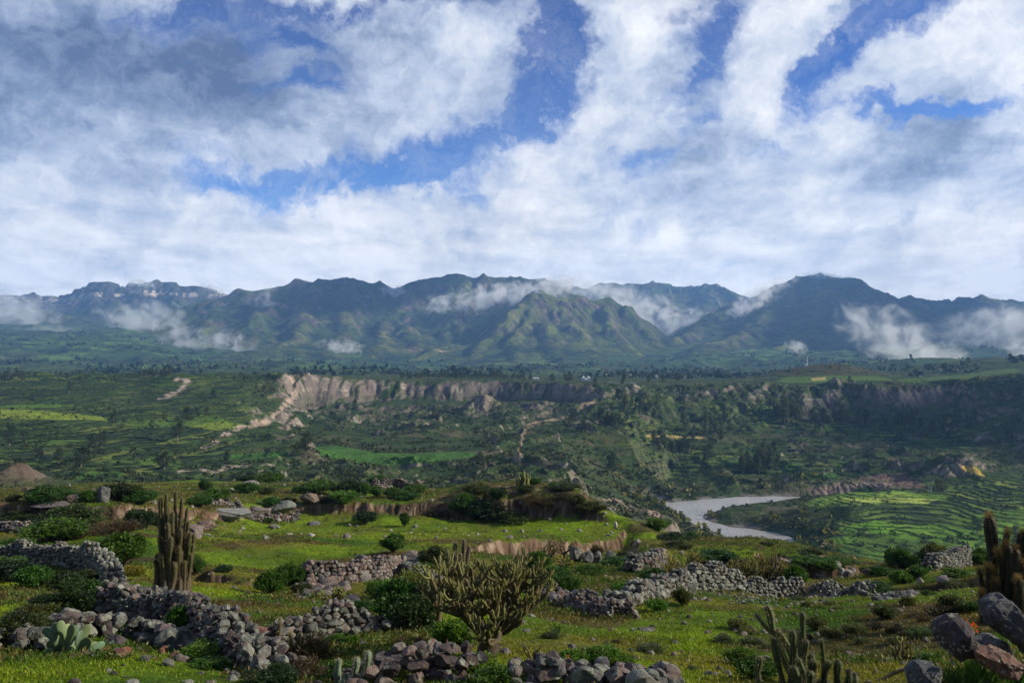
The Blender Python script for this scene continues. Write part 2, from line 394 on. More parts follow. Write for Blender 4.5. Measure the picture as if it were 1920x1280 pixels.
Z = np.where(dr < 0, RZ - 1.5, np.where(dr < 16, np.minimum(Z, RZ) * 0 + lerp(RZ - 0.4, np.maximum(Z, RZ + 0.8), bank ** 0.6), np.where((dr < 900), np.maximum(Z, RZ + 0.8), Z))).astype(np.float32)
# terraces cut into the valley sides
tm_l = left_t * vmask * sstep(260, 320, Y)
tm_r = sstep(1080, 1180, PXC) * sstep(660, 720, Y) * (1 - sstep(1000, 1060, Y)) * (1 - sstep(1800, 1900, PXC))
tm_f = flat * sstep(380, 420, Y) * (1 - sstep(600, 640, Y)) * sstep(18, 30, dr) * sstep(1500, 1580, PXC)
TM = np.clip(tm_l * (0.85 + 0.5 * sstep(-0.35, 0.1, fbm(X, Y, 120, 3, 91))) + tm_r * sstep(-0.3, 0.1, fbm(X, Y, 100, 3, 92)) + tm_f, 0, 1)
tstep = np.where(tm_l > 0.1, 0.95, np.where(tm_f > 0.1, 1.0, 2.4))
# on gentle ground terraces follow a tilted surface so that they stay narrow
ZT = Z + np.where(tm_l > 0.1, 0.028, np.where(tm_f > 0.1, 0.05, 0.03)) * Y + 0.9 * fbm(X, Y, 60, 3, 93) + 0.02 * X * (tm_f > 0.1)
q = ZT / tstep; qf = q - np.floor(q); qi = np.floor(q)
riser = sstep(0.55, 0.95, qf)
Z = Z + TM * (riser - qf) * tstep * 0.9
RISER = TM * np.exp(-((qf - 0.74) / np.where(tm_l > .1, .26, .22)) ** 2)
PYv = PY()
SL = slope_of(Z)
# ------------------------------------------------------------------ near hillside: broken banks
def RP(pts): return [((x - 960) / FOC * D, D) for x, D in pts]
# each bank: (polyline as (pixel column, distance)), height of the step, width of the lower shelf; the low side is on the
# right of the line's direction
BANKS = [
 (RP([(1165,93),(1160,84),(1135,76),(1085,71),(1030,66),(975,60),(930,55),(885,51),(850,49)]), 1.25, 9, -1),
 (RP([(1245,43.5),(1225,42),(1190,40),(1160,38),(1135,35.5)]), 0.95, 7, -1),
 (RP([(1600,60),(1590,54),(1560,52),(1500,53),(1450,56),(1400,60),(1360,66)]), 1.1, 8, -1),
 (RP([(1570,66),(1500,64),(1450,68)]), 0.6, 6, -1),
 (RP([(1660,34),(1640,31.5),(1610,31)]), 0.7, 5, -1),
 (RP([(520,34),(470,33.5),(430,34),(395,37)]), 0.5, 4, -1),
 (RP([(720,84),(690,83),(650,84)]), 0.35, 4, -1),
]
nz = Y < 170
BANKM = np.zeros_like(Z)
xw = X + 0.9 * perlin(X / 3.0, Y / 3.0, 61) + 0.3 * perlin(X / 0.9, Y / 0.9, 62); yw = Y + 0.9 * perlin(X / 3.0, Y / 3.0, 63) + 0.35 * perlin(X / 0.8, Y / 0.8, 64)
for pts, h, wdt, sg in BANKS:
    d, s, al, tot = seg_dist(xw[nz], yw[nz], pts)
    ends = sstep(0, 0.18 * tot, al) * sstep(0, 0.12 * tot, tot - al)
    sd_ = d * s * -sg * -1
    # nearer the viewer is lower
    low = np.where(s > 0, d, -d) * (1 if pts[0][0] > pts[-1][0] else -1)
    drop = sstep(-0.25, 0.45, low) * np.exp(-np.maximum(low, 0) / wdt) * ends
    Z[nz] -= (h * drop * (1.1 + 0.5 * perlin(al / 5.0, al * 0, 3))).astype(np.float32)
    BANKM[nz] = np.maximum(BANKM[nz], ends * np.exp(-((low - 0.15) / 0.5) ** 2))
# small relief
nfade = nmask * sstep(2.5, 8, Y)
S1 = slope_of(Z)
bk = nmask * sstep(60, 66, Y) * sstep(0.45, 0.8, S1)
Z -= bk * np.abs(perlin(X / 1.3, Y / 7, 71)) * 0.7
Z += nfade * (0.16 * fbm(X, Y, 9, 3, 65) + 0.05 * fbm(X, Y, 1.6, 3, 66) + 0.30 * fbm(X, Y, 28, 2, 67) * sstep(10, 40, Y))
hum = nmask * sstep(35, 60, Y)
Z += hum * 0.16 * np.clip(fbm(X, Y, 4.0, 3, 68), -0.2, 1)
SL = slope_of(Z); PYv = PY()

def bilin(A, x, y):
    r = np.interp(y, DS, np.arange(len(DS))); c = (x / y + UMAX) / (2 * UMAX) * (NC - 1)
    r = np.clip(r, 0, len(DS) - 1.001); c = np.clip(c, 0, NC - 1.001)
    i = np.floor(r).astype(int); j = np.floor(c).astype(int); fr = r - i; fc = c - j
    return (A[i, j] * (1 - fr) + A[i + 1, j] * fr) * (1 - fc) + (A[i, j + 1] * (1 - fr) + A[i + 1, j + 1] * fr) * fc
def H(x, y): return float(bilin(Z, x, y))
def ground(px, py, lo, hi):
    """the point of the land seen at a pixel, between two distances"""
    j = int(round(((px - 960) / FOC + UMAX) / (2 * UMAX) * (NC - 1))); j = min(max(j, 0), NC - 1)
    i0, i1 = np.searchsorted(DS, lo), np.searchsorted(DS, hi)
    rows = PYv[i0:i1, j]
    k = np.nonzero((rows[:-1] >= py) & (rows[1:] < py))[0]
    i = i0 + (int(k[0]) if len(k) else int(np.argmin(np.abs(rows - py))))
    D = float(DS[i])
    if len(k):
        a, b = PYv[i, j], PYv[i + 1, j]; D = float(DS[i] + (DS[i + 1] - DS[i]) * (a - py) / (a - b + 1e-9))
    x = (px - 960) / FOC * D
    return Vector((x, D, H(x, D)))

# ------------------------------------------------------------------ land colours (albedo)
def col_lerp(Cc, c, m):
    return Cc + (np.array(c, np.float32) - Cc) * m[..., None]
n_a = fbm(X, Y, 60, 5, 101); n_b = fbm(X, Y, 14, 5, 102); n_c = fbm(X, Y, 240, 4, 103)
COL = np.empty(X.shape + (3,), np.float32); COL[:] = (0.036, 0.060, 0.020)
COL = col_lerp(COL, (0.022, 0.036, 0.015), vmask * sstep(0.0, 0.5, n_b))
COL = col_lerp(COL, (0.070, 0.075, 0.032), vmask * sstep(0.05, 0.6, n_a) * 0.7)
COL = col_lerp(COL, (0.12, 0.095, 0.065), vmask * sstep(0.30, 0.7, fbm(X, Y, 35, 5, 104)) * 0.5 * (1 - flat))
# terraces: every plot has its own crop
cell = np.floor(X / (14 + 10 * np.abs(perlin(qi * 0.37, qi * 0, 7))) + qi * 0.37)
hsh = np.modf(np.abs(np.sin(qi * 12.9898 + cell * 78.233) * 43758.5453))[0].astype(np.float32)
crop = np.stack([0.036 + 0.062 * hsh ** 1.6, 0.068 + 0.092 * hsh ** 1.6, 0.016 + 0.010 * hsh], -1)
crop = np.where((hsh > 0.88)[..., None], np.array((0.14, 0.17, 0.035), np.float32), crop)
crop = np.where((hsh < 0.3)[..., None], np.array((0.026, 0.048, 0.020), np.float32), crop)
COL = COL + (crop - COL) * (TM * 0.9)[..., None]
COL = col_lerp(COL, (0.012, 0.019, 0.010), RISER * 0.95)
# distant farmland behind the rim
fs = np.floor((Y + 60 * perlin(X / 300, Y / 300, 6)) / 38); fc_ = np.floor((X + fs * 61) / 120)
h2 = np.modf(np.abs(np.sin(fs * 12.9898 + fc_ * 78.233) * 43758.5453))[0].astype(np.float32)
fcrop = np.stack([0.036 + 0.08 * h2 ** 3, 0.070 + 0.12 * h2 ** 3, 0.024 + 0.01 * h2], -1)
COL = COL + (fcrop - COL) * (farm * 0.85 * sstep(-0.4, 0.3, n_c + 0.2))[..., None]
COL = col_lerp(COL, (0.018, 0.030, 0.018), farm * sstep(0.15, 0.45, fbm(X, Y, 130, 5, 105)) * 0.8)
# rock and bare earth on the steep faces, bedded in tilted layers
bed = perlin(Z / 2.2 + n_a * 1.2, Z * 0 + X / 400, 33)
rock = np.empty_like(COL); rock[:] = (0.17, 0.142, 0.118)
rock = col_lerp(rock, (0.27, 0.235, 0.195), sstep(0.0, 0.5, bed))
rock = col_lerp(rock, (0.10, 0.083, 0.074), sstep(0.0, 0.6, n_b))
rockm = vmask * (1 - farm) * (1 - .85 * sstep(1120, 1160, PXC) * (1 - sstep(1420, 1480, PXC)) * sstep(600, 640, Y) * (1 - sstep(980, 1020, Y))) * sstep(-.55, -.1, fbm(X, Y, 30, 4, 120)) * np.clip(sstep(0.50, 0.80, SL + 0.22 * n_b) * sstep(0.36, 0.62, S0) + 0.2 * sstep(0.9, 1.2, SL), 0, 1) * (1 - left_t * 0.4)
scree = vmask * sstep(0.26, 0.42, SL) * sstep(900, 980, Y) * (1 - sstep(1180, 1250, Y)) * sstep(540, 560, PXC) * (1 - sstep(1100, 1140, PXC)) * sstep(-0.15, 0.35, perlin(X / 16, Y / 120, 35) + n_b * 0.6)
COL = COL + (rock - COL) * np.clip(rockm, 0, 1)[..., None]
COL = col_lerp(COL, (0.14, 0.115, 0.10), scree * 0.8)
rockm0 = 0
COL = col_lerp(COL, (0.05, 0.058, 0.028), rockm * sstep(-66, -84, Z + 8 * n_a) * sstep(900, 950, Y) * .6)
def patch(poly, c, lo, hi, soft=1.0, mottling=0.0):
    global COL, Z
    jx = PXC + 3 * n_b; jy = PYv + 1.2 * n_b
    m = in_poly(jx, jy, poly) & (Y > lo) & (Y < hi)
    m = m.astype(np.float32) * soft * (1 - mottling * sstep(0, 0.4, n_a))
    COL = col_lerp(COL, c, m)
BG = (0.048, 0.112, 0.022); YG = (0.15, 0.20, 0.025); LG = (0.075, 0.135, 0.022); TAN = (0.42, 0.33, 0.12)
# crops and pastures, ploughed or mown plots
patch([(0,766),(60,768),(190,780),(200,788),(120,786),(0,784)], YG, 500, 800)
patch([(0,760),(90,757),(150,760),(60,765),(0,765)], LG, 500, 900)
patch([(240,790),(400,776),(430,790),(330,800),(250,803)], LG, 500, 800, .8)
patch([(350,798),(420,790),(470,797),(400,806)], YG, 450, 800, .8)
patch([(590,838),(640,836),(700,848),(760,850),(810,848),(860,846),(905,850),(880,858),(800,866),(720,872),(650,866),(600,856)], BG, 480, 760)
patch([(430,852),(540,845),(525,856),(470,861),(420,860)], BG, 400, 760)
patch([(150,888),(235,882),(225,892),(170,898),(145,896)], BG, 300, 500)
patch([(260,862),(300,856),(320,866),(270,872)], LG, 300, 560)
patch([(1360,862),(1420,858),(1480,868),(1510,882),(1470,880),(1420,872),(1370,868)], BG, 500, 900)
patch([(1500,890),(1560,886),(1580,896),(1510,899)], BG, 450, 800)
patch([(1520,802),(1560,799),(1565,808),(1530,808)], LG, 600, 1100)
patch([(1210,815),(1325,818),(1325,822),(1210,819)], TAN, 500, 1100)
patch([(1450,716),(1480,706),(1560,703),(1650,706),(1690,717),(1560,719)], LG, 1100, 1380, .8)
patch([(1522,708),(1548,706),(1548,713),(1522,714)], TAN, 1100, 1380, .7)
patch([(1680,712),(1760,706),(1900,690),(1920,696),(1800,712),(1700,718)], LG, 1050, 2200, .6)
patch([(1470,954),(1530,934),(1600,922),(1700,920),(1780,928),(1780,938),(1640,946)], (0.13,0.23,0.03), 380, 640, .5)
patch([(1560,934),(1690,932),(1760,936),(1740,943),(1600,942)], (0.26,0.31,0.07), 380, 640, .8)
patch([(1640,925),(1720,924),(1730,928),(1650,930)], (0.20,0.28,0.05), 380, 640, .8)
patch([(1570,990),(1640,975),(1700,985),(1600,1010)], (0.10,0.22,0.02), 300, 560, .7)
patch([(1500,1015),(1700,990),(1920,950),(1920,1060),(1700,1060)], (0.095,0.185,0.018), 300, 560, .6)
patch([(1690,712),(1690,712)], LG, 1, 2) if False else None
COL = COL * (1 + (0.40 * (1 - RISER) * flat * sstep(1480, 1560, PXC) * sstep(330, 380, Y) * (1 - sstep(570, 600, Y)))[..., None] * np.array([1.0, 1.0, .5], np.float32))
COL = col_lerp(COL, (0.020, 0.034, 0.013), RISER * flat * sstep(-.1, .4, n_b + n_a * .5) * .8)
COL = col_lerp(COL, (0.030, 0.048, 0.016), flat * sstep(.05, .4, fbm(X, Y, 45, 4, 129)) * .5)
q_ = ((X - (1550 - 960) / FOC * 1290) / 100) ** 2 + ((Y - 1290) / 110) ** 2
COL = col_lerp(COL, (0.062, 0.058, 0.030), sstep(1.1, .5, q_) * sstep(-58, -52, Z) * .8)
# dry grass on the small knoll by the right edge, brown slopes
patch([(1795,872),(1830,876),(1846,893),(1815,885)], (0.42,0.30,0.07), 500, 900)
patch([(1385,905),(1470,890),(1600,915),(1700,912),(1580,899),(1500,880)], (0.13,0.085,0.075), 450, 760, .0)
patch([(1600,895),(1700,885),(1740,915),(1640,915)], (0.14,0.09,0.08), 450, 760, .85, .5)
patch([(1440,945),(1520,945),(1500,975),(1420,968)], (0.09,0.072,0.055), 430, 560, .6, .8)
# footpath over the spur 
for pth, c, w in [([(1112,752),(1085,768),(1050,785),(1000,792),(985,805),(975,835),(973,858)], (0.30,0.22,0.15), 2.6),
                  ([(540,700),(556,725),(548,748),(525,770),(500,792),(470,800)], (0.34,0.26,0.20), 7.0),
                  ([(330,712),(355,716),(335,735),(300,748)], (0.34,0.27,0.22), 6.0),
                  ([(480,790),(450,802),(430,812),(405,828),(380,840)], (0.36,0.28,0.22), 6.5),
                  ([(335,884),(370,878),(400,886),(430,876),(470,872)], (0.34,0.27,0.21), 4.0),
                  ([(655,755),(655,790)], (0.2,0.15,0.13), 1.0)]:
    m = (Y > 300) & (Y < 1150)
    d, s, al, tt = seg_dist(PXC[m] + 4 * n_b[m], PYv[m] + 3 * n_b[m], pth)
    k = np.zeros_like(Z); k[m] = sstep(w, w * 0.3, d) * (1 if w < 3 else sstep(-0.5, 0.15, n_b[m] + 0.2 * fbm(X[m], Y[m], 5, 3, 8)))
    COL = col_lerp(COL, c, k)
# brown earth mound near the left edge
q = ((X - (25 - 960) / FOC * 330) / 15) ** 2 + ((Y - 330) / 20) ** 2
COL = col_lerp(COL, (0.10, 0.074, 0.056), np.exp(-q * 1.2))
# river shore
COL = col_lerp(COL, (0.15, 0.135, 0.12), sstep(9, 3, dr) * sstep(-0.3, 0.2, fbm(X, Y, 20, 3, 78)) * vmask)
# eroded banks over the river, clay badlands in the middle
for (bx, bD, rx_, ry_) in [(1150,440,11,16),(1190,455,12,12),(1240,450,11,12),(1405,560,10,8),(1600,620,40,18)]:
    q = ((X - (bx - 960) / FOC * bD) / rx_) ** 2 + ((Y - bD) / ry_) ** 2
    fl = sstep(0.22, 0.05, np.abs(perlin(X / 5.0, Y / 12.0, 55)))
    mm = np.exp(-q * 1.3)
    Z -= mm * fl * 2.2
    COL = col_lerp(COL, (0.24, 0.18, 0.145), np.clip(mm * 1.5, 0, 1) * sstep(-0.2, 0.25, n_b + 0.3 * fl) * 0.85)
# near hill: grass in several greens, straw, moss and bare trodden earth
gz = fbm(X, Y, 7, 5, 111); gy_ = fbm(X, Y, 22, 4, 112); gx_ = fbm(X, Y, 2.2, 4, 113)
near = np.empty_like(COL); near[:] = (0.064, 0.108, 0.010)
near = col_lerp(near, (0.112, 0.175, 0.010), sstep(-0.1, 0.5, gy_ + 0.4 * gz) * sstep(-0.6, 0.0, gx_ + 0.5))
near = col_lerp(near, (0.034, 0.076, 0.008), sstep(0.0, 0.45, fbm(X, Y, 12, 4, 114)))
near = col_lerp(near, (0.120, 0.098, 0.022), sstep(-0.05, 0.35, fbm(X, Y, 9, 5, 115)) * 0.6)
near = col_lerp(near, (0.060, 0.040, 0.022), sstep(0.12, 0.45, fbm(X, Y, 6, 5, 116)) * 0.8)
browns = np.exp(-(((PXC - 150) / 420) ** 2)) * sstep(60, 72, Y)
near = col_lerp(near, (0.080, 0.062, 0.026), browns * 0.85 * sstep(-0.5, 0.3, gz))
near = col_lerp(near, (0.140, 0.215, 0.008), sstep(1020, 1080, PXC) * (1 - sstep(1300, 1400, PXC)) * sstep(12, 16, Y) * (1 - sstep(24, 30, Y)) * sstep(-0.2, 0.3, gz) * 0.7)
near = col_lerp(near, (0.118, 0.182, 0.010), sstep(56, 62, Y) * (1 - sstep(96, 100, Y)) * sstep(380, 480, PXC) * (1 - sstep(1150, 1180, PXC)) * (0.55 + 0.4 * gz))
clay = np.empty_like(COL); clay[:] = (0.115, 0.075, 0.050)
mdt = np.exp(-(((PXC - 990) / 165) ** 4)) * sstep(98.5, 101, Y) * (1 - sstep(112, 118, Y))
near = col_lerp(near, (0.085, 0.062, 0.034), mdt * sstep(-0.4, 0.2, gx_ + gz))
near = col_lerp(near, (0.20, 0.16, 0.11), mdt * sstep(0.25, 0.5, fbm(X, Y, 1.2, 4, 119)) * .8)
clay = col_lerp(clay, (0.24, 0.18, 0.13), sstep(0.0, 0.5, perlin(X / 0.5, Z / 1.5, 117) + 0.4 * gx_))
clay = col_lerp(clay, (0.05, 0.032, 0.02), sstep(0.1, 0.5, fbm(X, Y, 1.5, 3, 118)))
crack = sstep(0.09, 0.03, np.abs(perlin(X / .55, Y / 4, 125) + .3 * perlin(X / .2, Y, 126)))
clay = col_lerp(clay, (0.03, 0.02, 0.014), crack * .8)
cm = np.clip(np.maximum(sstep(0.55, 0.9, SL + 0.15 * gx_), BANKM * sstep(0.35, 0.6, SL)), 0, 1)
Z += (cm * nmask * (.10 * perlin(X / .33, Y / .5, 127) + .22 * perlin(X / 1.1, Y / 1.2, 128)) * sstep(8, 20, Y)).astype(np.float32)
near = near + (clay - near) * cm[..., None]
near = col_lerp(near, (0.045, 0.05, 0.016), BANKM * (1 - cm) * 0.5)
COL = COL + (near - COL) * nmask[..., None]

# ------------------------------------------------------------------ land materials
def land_mat(name, scales, bumps, tintvar=0.35):
    m, t, b = new_mat(name)
    at = mk(t, 'ShaderNodeAttribute', attribute_name='tint')
    g = mk(t, 'ShaderNodeNewGeometry'); P = g.outputs['Position']
    c = at.outputs['Color']
    f = None
    for s, w in scales:
        n = noise(t, P, s, 5, 0.65)
        v = mth(t, 'MULTIPLY', mth(t, 'SUBTRACT', n, 0.5), w)
        f = v if f is None else mth(t, 'ADD', f, v)
    f = mth(t, 'ADD', f, 1.0)
    c2 = mix(t, 1.0, c, (1, 1, 1), 'MULTIPLY')
    sc = vmth(t, 'SCALE', c, mth(t, 'MAXIMUM', f, 0.15))
    t.links.new(sc, b.inputs['Base Color'])
    b.inputs['Roughness'].default_value = 0.95; b.inputs['Specular IOR Level'].default_value = 0.05
    h = None
    for s, w in bumps:
        v = mth(t, 'MULTIPLY', noise(t, P, s, 6, 0.62), w)
        h = v if h is None else mth(t, 'ADD', h, v)
    bump(t, b, h, 1.0, 1.0)
    return m
M_near = land_mat('hillside_turf', [(0.9, 1.3), (6.0, 1.2), (28.0, 1.0)], [(2.0, 0.16), (9.0, 0.07), (40.0, 0.02)])
M_valley = land_mat('valley_soil', [(0.05, 0.9), (0.30, 1.1)], [(0.05, 5.0), (0.25, 1.8)])
M_mount = land_mat('mountain_soil', [(0.004, 0.6), (0.02, 1.5), (0.07, 1.6), (0.22, 1.0)], [(0.008, 34.0), (0.035, 17.0), (0.12, 5.0)])

nb = NRN
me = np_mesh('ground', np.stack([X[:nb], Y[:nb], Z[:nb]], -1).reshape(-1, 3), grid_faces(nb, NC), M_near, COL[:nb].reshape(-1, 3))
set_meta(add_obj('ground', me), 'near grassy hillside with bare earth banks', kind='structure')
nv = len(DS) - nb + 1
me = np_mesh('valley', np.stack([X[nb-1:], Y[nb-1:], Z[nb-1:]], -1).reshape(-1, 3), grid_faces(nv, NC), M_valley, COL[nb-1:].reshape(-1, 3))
set_meta(add_obj('valley', me), 'terraced valley floor and cliffs below the hill', kind='structure')
# river surface
m, t, b = new_mat('river_water')
b.inputs['Base Color'].default_value = (0.20, 0.195, 0.18, 1); b.inputs['Roughness'].default_value = 0.28; b.inputs['Specular IOR Level'].default_value = 0.5
g = mk(t, 'ShaderNodeNewGeometry')
mp = mk(t, 'ShaderNodeMapping'); mp.inputs['Scale'].default_value = (1, 0.6, 1); t.links.new(g.outputs['Position'], mp.inputs[0])
n1_ = noise(t, mp.outputs[0], 0.35, 6, 0.65); n2_ = noise(t, mp.outputs[0], 0.04, 4, 0.6)
t.links.new(ramp(t, n2_, [(0.3, (0.24, 0.235, 0.22)), (0.7, (0.36, 0.35, 0.325))]), b.inputs['Base Color'])
bump(t, b, n1_, 1.0, 0.9)
me = np_mesh('river', np.array([(30, 380, RZ - .4), (430, 380, RZ - .4), (430, 700, RZ - .4), (30, 700, RZ - .4)]), np.array([[0, 1, 2, 3]]), m)
set_meta(add_obj('river', me), 'pale silty river bending through the valley', kind='structure')

# ------------------------------------------------------------------ mountains
CS = 11.0
mx = np.arange(-6600, 6600 + 1, CS, dtype=np.float32); my = np.arange(2900, 9600 + 1, CS, dtype=np.float32)
MX, MY = np.meshgrid(mx, my)
def wp(p): x, y, D = p; return ((x - 960) / FOC * D, D, (640 - y) / FOC * D)
RIDGES = [ # points (pixel column, pixel row, distance), slope of the sides
 ([(-600,560,7400),(-150,560,7200),(45,546,7000),(115,556,6900),(150,537,6800),(195,525,6800),(245,531,6700),(300,519,6700),(330,526,6700),(370,532,6700),(410,543,6800),(450,562,7000)], .62),
 ([(195,525,6800),(210,570,6100),(230,620,5300)], .5), ([(330,526,6700),(330,575,6000),(300,610,5500)], .5), ([(45,546,7000),(60,590,5900),(90,620,5200)], .45),
 ([(-500,590,5600),(-100,590,5600),(60,585,5600),(130,592,5500),(200,610,5300),(260,630,5200)], .42),
 ([(210,640,4300),(265,616,4700),(335,580,5000),(400,560,5200),(470,540,5300),(520,527,5400),(560,523,5400),(600,526,5400),(640,521,5500),(665,522,5500),(700,530,5600),(745,541,5700),(790,552,5800)], .62),
 ([(400,560,5200),(390,600,4600),(370,640,4100)], .5),
 ([(500,534,5350),(490,575,4700),(455,625,4200),(430,650,3900)], .6), ([(585,524,5400),(575,565,4800),(560,610,4350),(520,650,3900)], .62),
 ([(655,522,5500),(650,560,4900),(640,610,4400),(600,655,3850)], .65), ([(540,650,3700),(470,660,3500),(400,672,3300)], .3),
 ([(745,541,5700),(765,531,5650),(810,518,5600),(840,514,5600),(870,513,5600),(900,518,5600),(940,519,5600),(980,521,5600),(1010,523,5600),(1060,540,5900)], .60),
 ([(785,526,5600),(755,575,5000),(715,620,4400),(690,665,3800)], .66), ([(745,590,4850),(775,640,4200),(790,680,3700)], .68),
 ([(860,514,5600),(850,570,5000),(835,620,4500),(835,660,3950),(825,685,3600)], .66), ([(845,590,4800),(880,640,4200),(890,680,3700)], .68), ([(835,645,4100),(800,655,3900),(780,672,3700)], .75),
 ([(930,520,5600),(925,570,5000),(940,605,4700)], .66),
 ([(1015,546,4600),(990,565,4450),(960,592,4250),(925,632,4000),(885,672,3650),(870,688,3500)], .80),
 ([(1015,546,4600),(1008,580,4350),(985,620,4050),(975,660,3700),(960,690,3400)], .84), ([(1010,575,4380),(1035,620,4050),(1050,660,3650),(1060,688,3400)], .84),
 ([(1015,546,4600),(1040,557,4650),(1066,553,4700),(1095,560,4750),(1120,556,4800),(1150,572,4750),(1190,600,4600),(1225,632,4400),(1245,655,4200)], .80),
 ([(1062,556,4700),(1085,600,4350),(1110,645,3950),(1120,680,3550)], .84), ([(1118,557,4800),(1135,600,4450),(1165,640,4100),(1190,670,3750)], .84),
 ([(1015,546,4600),(985,548,5100),(950,535,5500)], .75),
 ([(1020,560,7800),(1060,538,7800),(1150,532,7800),(1195,531,7800),(1230,529,7800),(1260,533,7800),(1300,535,7700),(1345,534,7600),(1385,545,7400),(1430,560,7200)], .55),
 ([(1230,529,7800),(1240,570,7000),(1250,620,6200)], .6), ([(1345,534,7600),(1310,580,6800),(1275,630,5900)], .6), ([(1150,532,7800),(1170,580,7000),(1200,630,6200)], .6),
 ([(1245,648,4300),(1300,610,4900),(1345,588,5200),(1390,568,5400),(1440,541,5600),(1470,528,5700),(1495,519,5700),(1530,515,5700),(1560,517,5700),(1590,521,5700),(1608,528,5700),(1620,540,5700),(1645,550,5750),(1680,557,5800),(1720,555,5900),(1760,562,6000),(1850,556,6700),(1890,561,6700),(1920,565,6700),(2100,560,6800),(2700,570,7000)], .55),
 ([(1480,524,5700),(1450,580,4900),(1400,620,4400),(1330,650,3900)], .5), ([(1560,517,5700),(1545,575,5000),(1510,620,4400),(1480,655,3800)], .5),
 ([(1700,556,5900),(1690,600,5100),(1640,635,4500)], .45), ([(1850,556,6700),(1830,610,5300),(1800,645,4400)], .42), ([(2100,560,6800),(2050,600,5200),(1960,640,4200)], .42),
]
wx = MX + 60 * fbm(MX, MY, 900, 4, 201) + 16 * fbm(MX, MY, 160, 3, 211); wy = MY + 60 * fbm(MX, MY, 900, 4, 205) + 16 * fbm(MX, MY, 160, 3, 215)
base = np.interp(MY, [2900, 3300, 4200, 5200, 7000, 9600], [-112, -104, -70, -10, 40, 0]).astype(np.float32)
side_up = sstep(-900, -2400, MX) * sstep(2900, 4800, MY) * 95 + sstep(1300, 3300, MX) * sstep(2900, 5000, MY) * 60
base = base + side_up + 12 * fbm(MX, MY, 700, 4, 220)
MZ = np.full(MX.shape, -400, np.float32)
for pts, s in RIDGES:
    P3 = [wp(p) for p in pts]
    for (ax, ay_, az), (bx, by_, bz) in zip(P3[:-1], P3[1:]):
        ex, ey = bx - ax, by_ - ay_; l2 = ex * ex + ey * ey + 1
        tt = np.clip(((wx - ax) * ex + (wy - ay_) * ey) / l2, 0, 1)
        d = np.sqrt((wx - ax - tt * ex) ** 2 + (wy - ay_ - tt * ey) ** 2)
        crest = az + tt * (bz - az)
        # rounded crest, steep flank, gentle foot
        h = crest - s * (np.sqrt(d * d + 35 * 35) - 35)
        MZ = np.maximum(MZ, h)
kk = 26.0
MZ = kk * np.log(np.exp(np.clip((MZ - base) / kk, -20, 40)) + 1.0) + base
rel_h = sstep(10, 160, MZ - base)
MZ += rel_h * (14 * fbm(MX, MY, 330, 5, 230) + 26 * (ridged(wx, wy, 300, 5, 240) - 0.75))
# rain erosion: water drops run down the slopes, cut gullies and leave their load at the foot
def erode(Hm, n, steps, seed, k_er=0.32):
    rs = np.random.RandomState(seed); nr, nc = Hm.shape
    Hf = Hm.astype(np.float64).copy()
    H0 = Hf.copy()
    px = rs.rand(n) * (nc - 3) + 1; py = rs.rand(n) * (nr - 3) + 1
    vx = np.zeros(n); vy = np.zeros(n); sed = np.zeros(n); wat = np.ones(n)
    for it in range(steps):
        i = py.astype(int); j = px.astype(int); fx = px - j; fy = py - i
        h00 = Hf[i, j]; h01 = Hf[i, j + 1]; h10 = Hf[i + 1, j]; h11 = Hf[i + 1, j + 1]
        gx = (h01 - h00) * (1 - fy) + (h11 - h10) * fy; gy = (h10 - h00) * (1 - fx) + (h11 - h01) * fx
        h = (h00 * (1 - fx) + h01 * fx) * (1 - fy) + (h10 * (1 - fx) + h11 * fx) * fy
        vx = vx * 0.45 - gx * 0.55; vy = vy * 0.45 - gy * 0.55
        l = np.sqrt(vx * vx + vy * vy) + 1e-9
        nx = np.clip(px + vx / l, 1, nc - 3); ny = np.clip(py + vy / l, 1, nr - 3)
        i2 = ny.astype(int); j2 = nx.astype(int); gx2 = nx - j2; gy2 = ny - i2
        hn = (Hf[i2, j2] * (1 - gx2) + Hf[i2, j2 + 1] * gx2) * (1 - gy2) + (Hf[i2 + 1, j2] * (1 - gx2) + Hf[i2 + 1, j2 + 1] * gx2) * gy2
        dh = hn - h
        cap = np.maximum(-dh, 0.02) * wat * 5.0
        up = dh > 0
        dep = np.where(up, np.minimum(sed, dh), np.where(sed > cap, (sed - cap) * 0.25, 0))
        er = np.where(~up & (sed <= cap), np.minimum((cap - sed) * k_er, -dh * 0.5), 0)
        amt = dep - er; sed = sed - amt
        dl = np.zeros(nr * nc)
        for (di, dj, w) in ((0, 0, (1 - fx) * (1 - fy)), (0, 1, fx * (1 - fy)), (1, 0, (1 - fx) * fy), (1, 1, fx * fy)):
            dl += np.bincount((i + di) * nc + j + dj, weights=amt * w, minlength=nr * nc)
        Hf += np.clip(dl, -1.2, 0.8).reshape(nr, nc)
        wat *= 0.985; px, py = nx, ny
    return np.clip(Hf, H0 - 45, H0 + 8).astype(np.float32)
for s_ in range(4): MZ = erode(MZ, 90000, 60, 300 + s_)
def blur(A):
    A = A.copy(); A[1:-1] = (A[:-2] + 2 * A[1:-1] + A[2:]) / 4; A[:, 1:-1] = (A[:, :-2] + 2 * A[:, 1:-1] + A[:, 2:]) / 4; return A
_ma = fbm(MX, MY, 420, 5, 260); _px = 960 + FOC * MX / MY
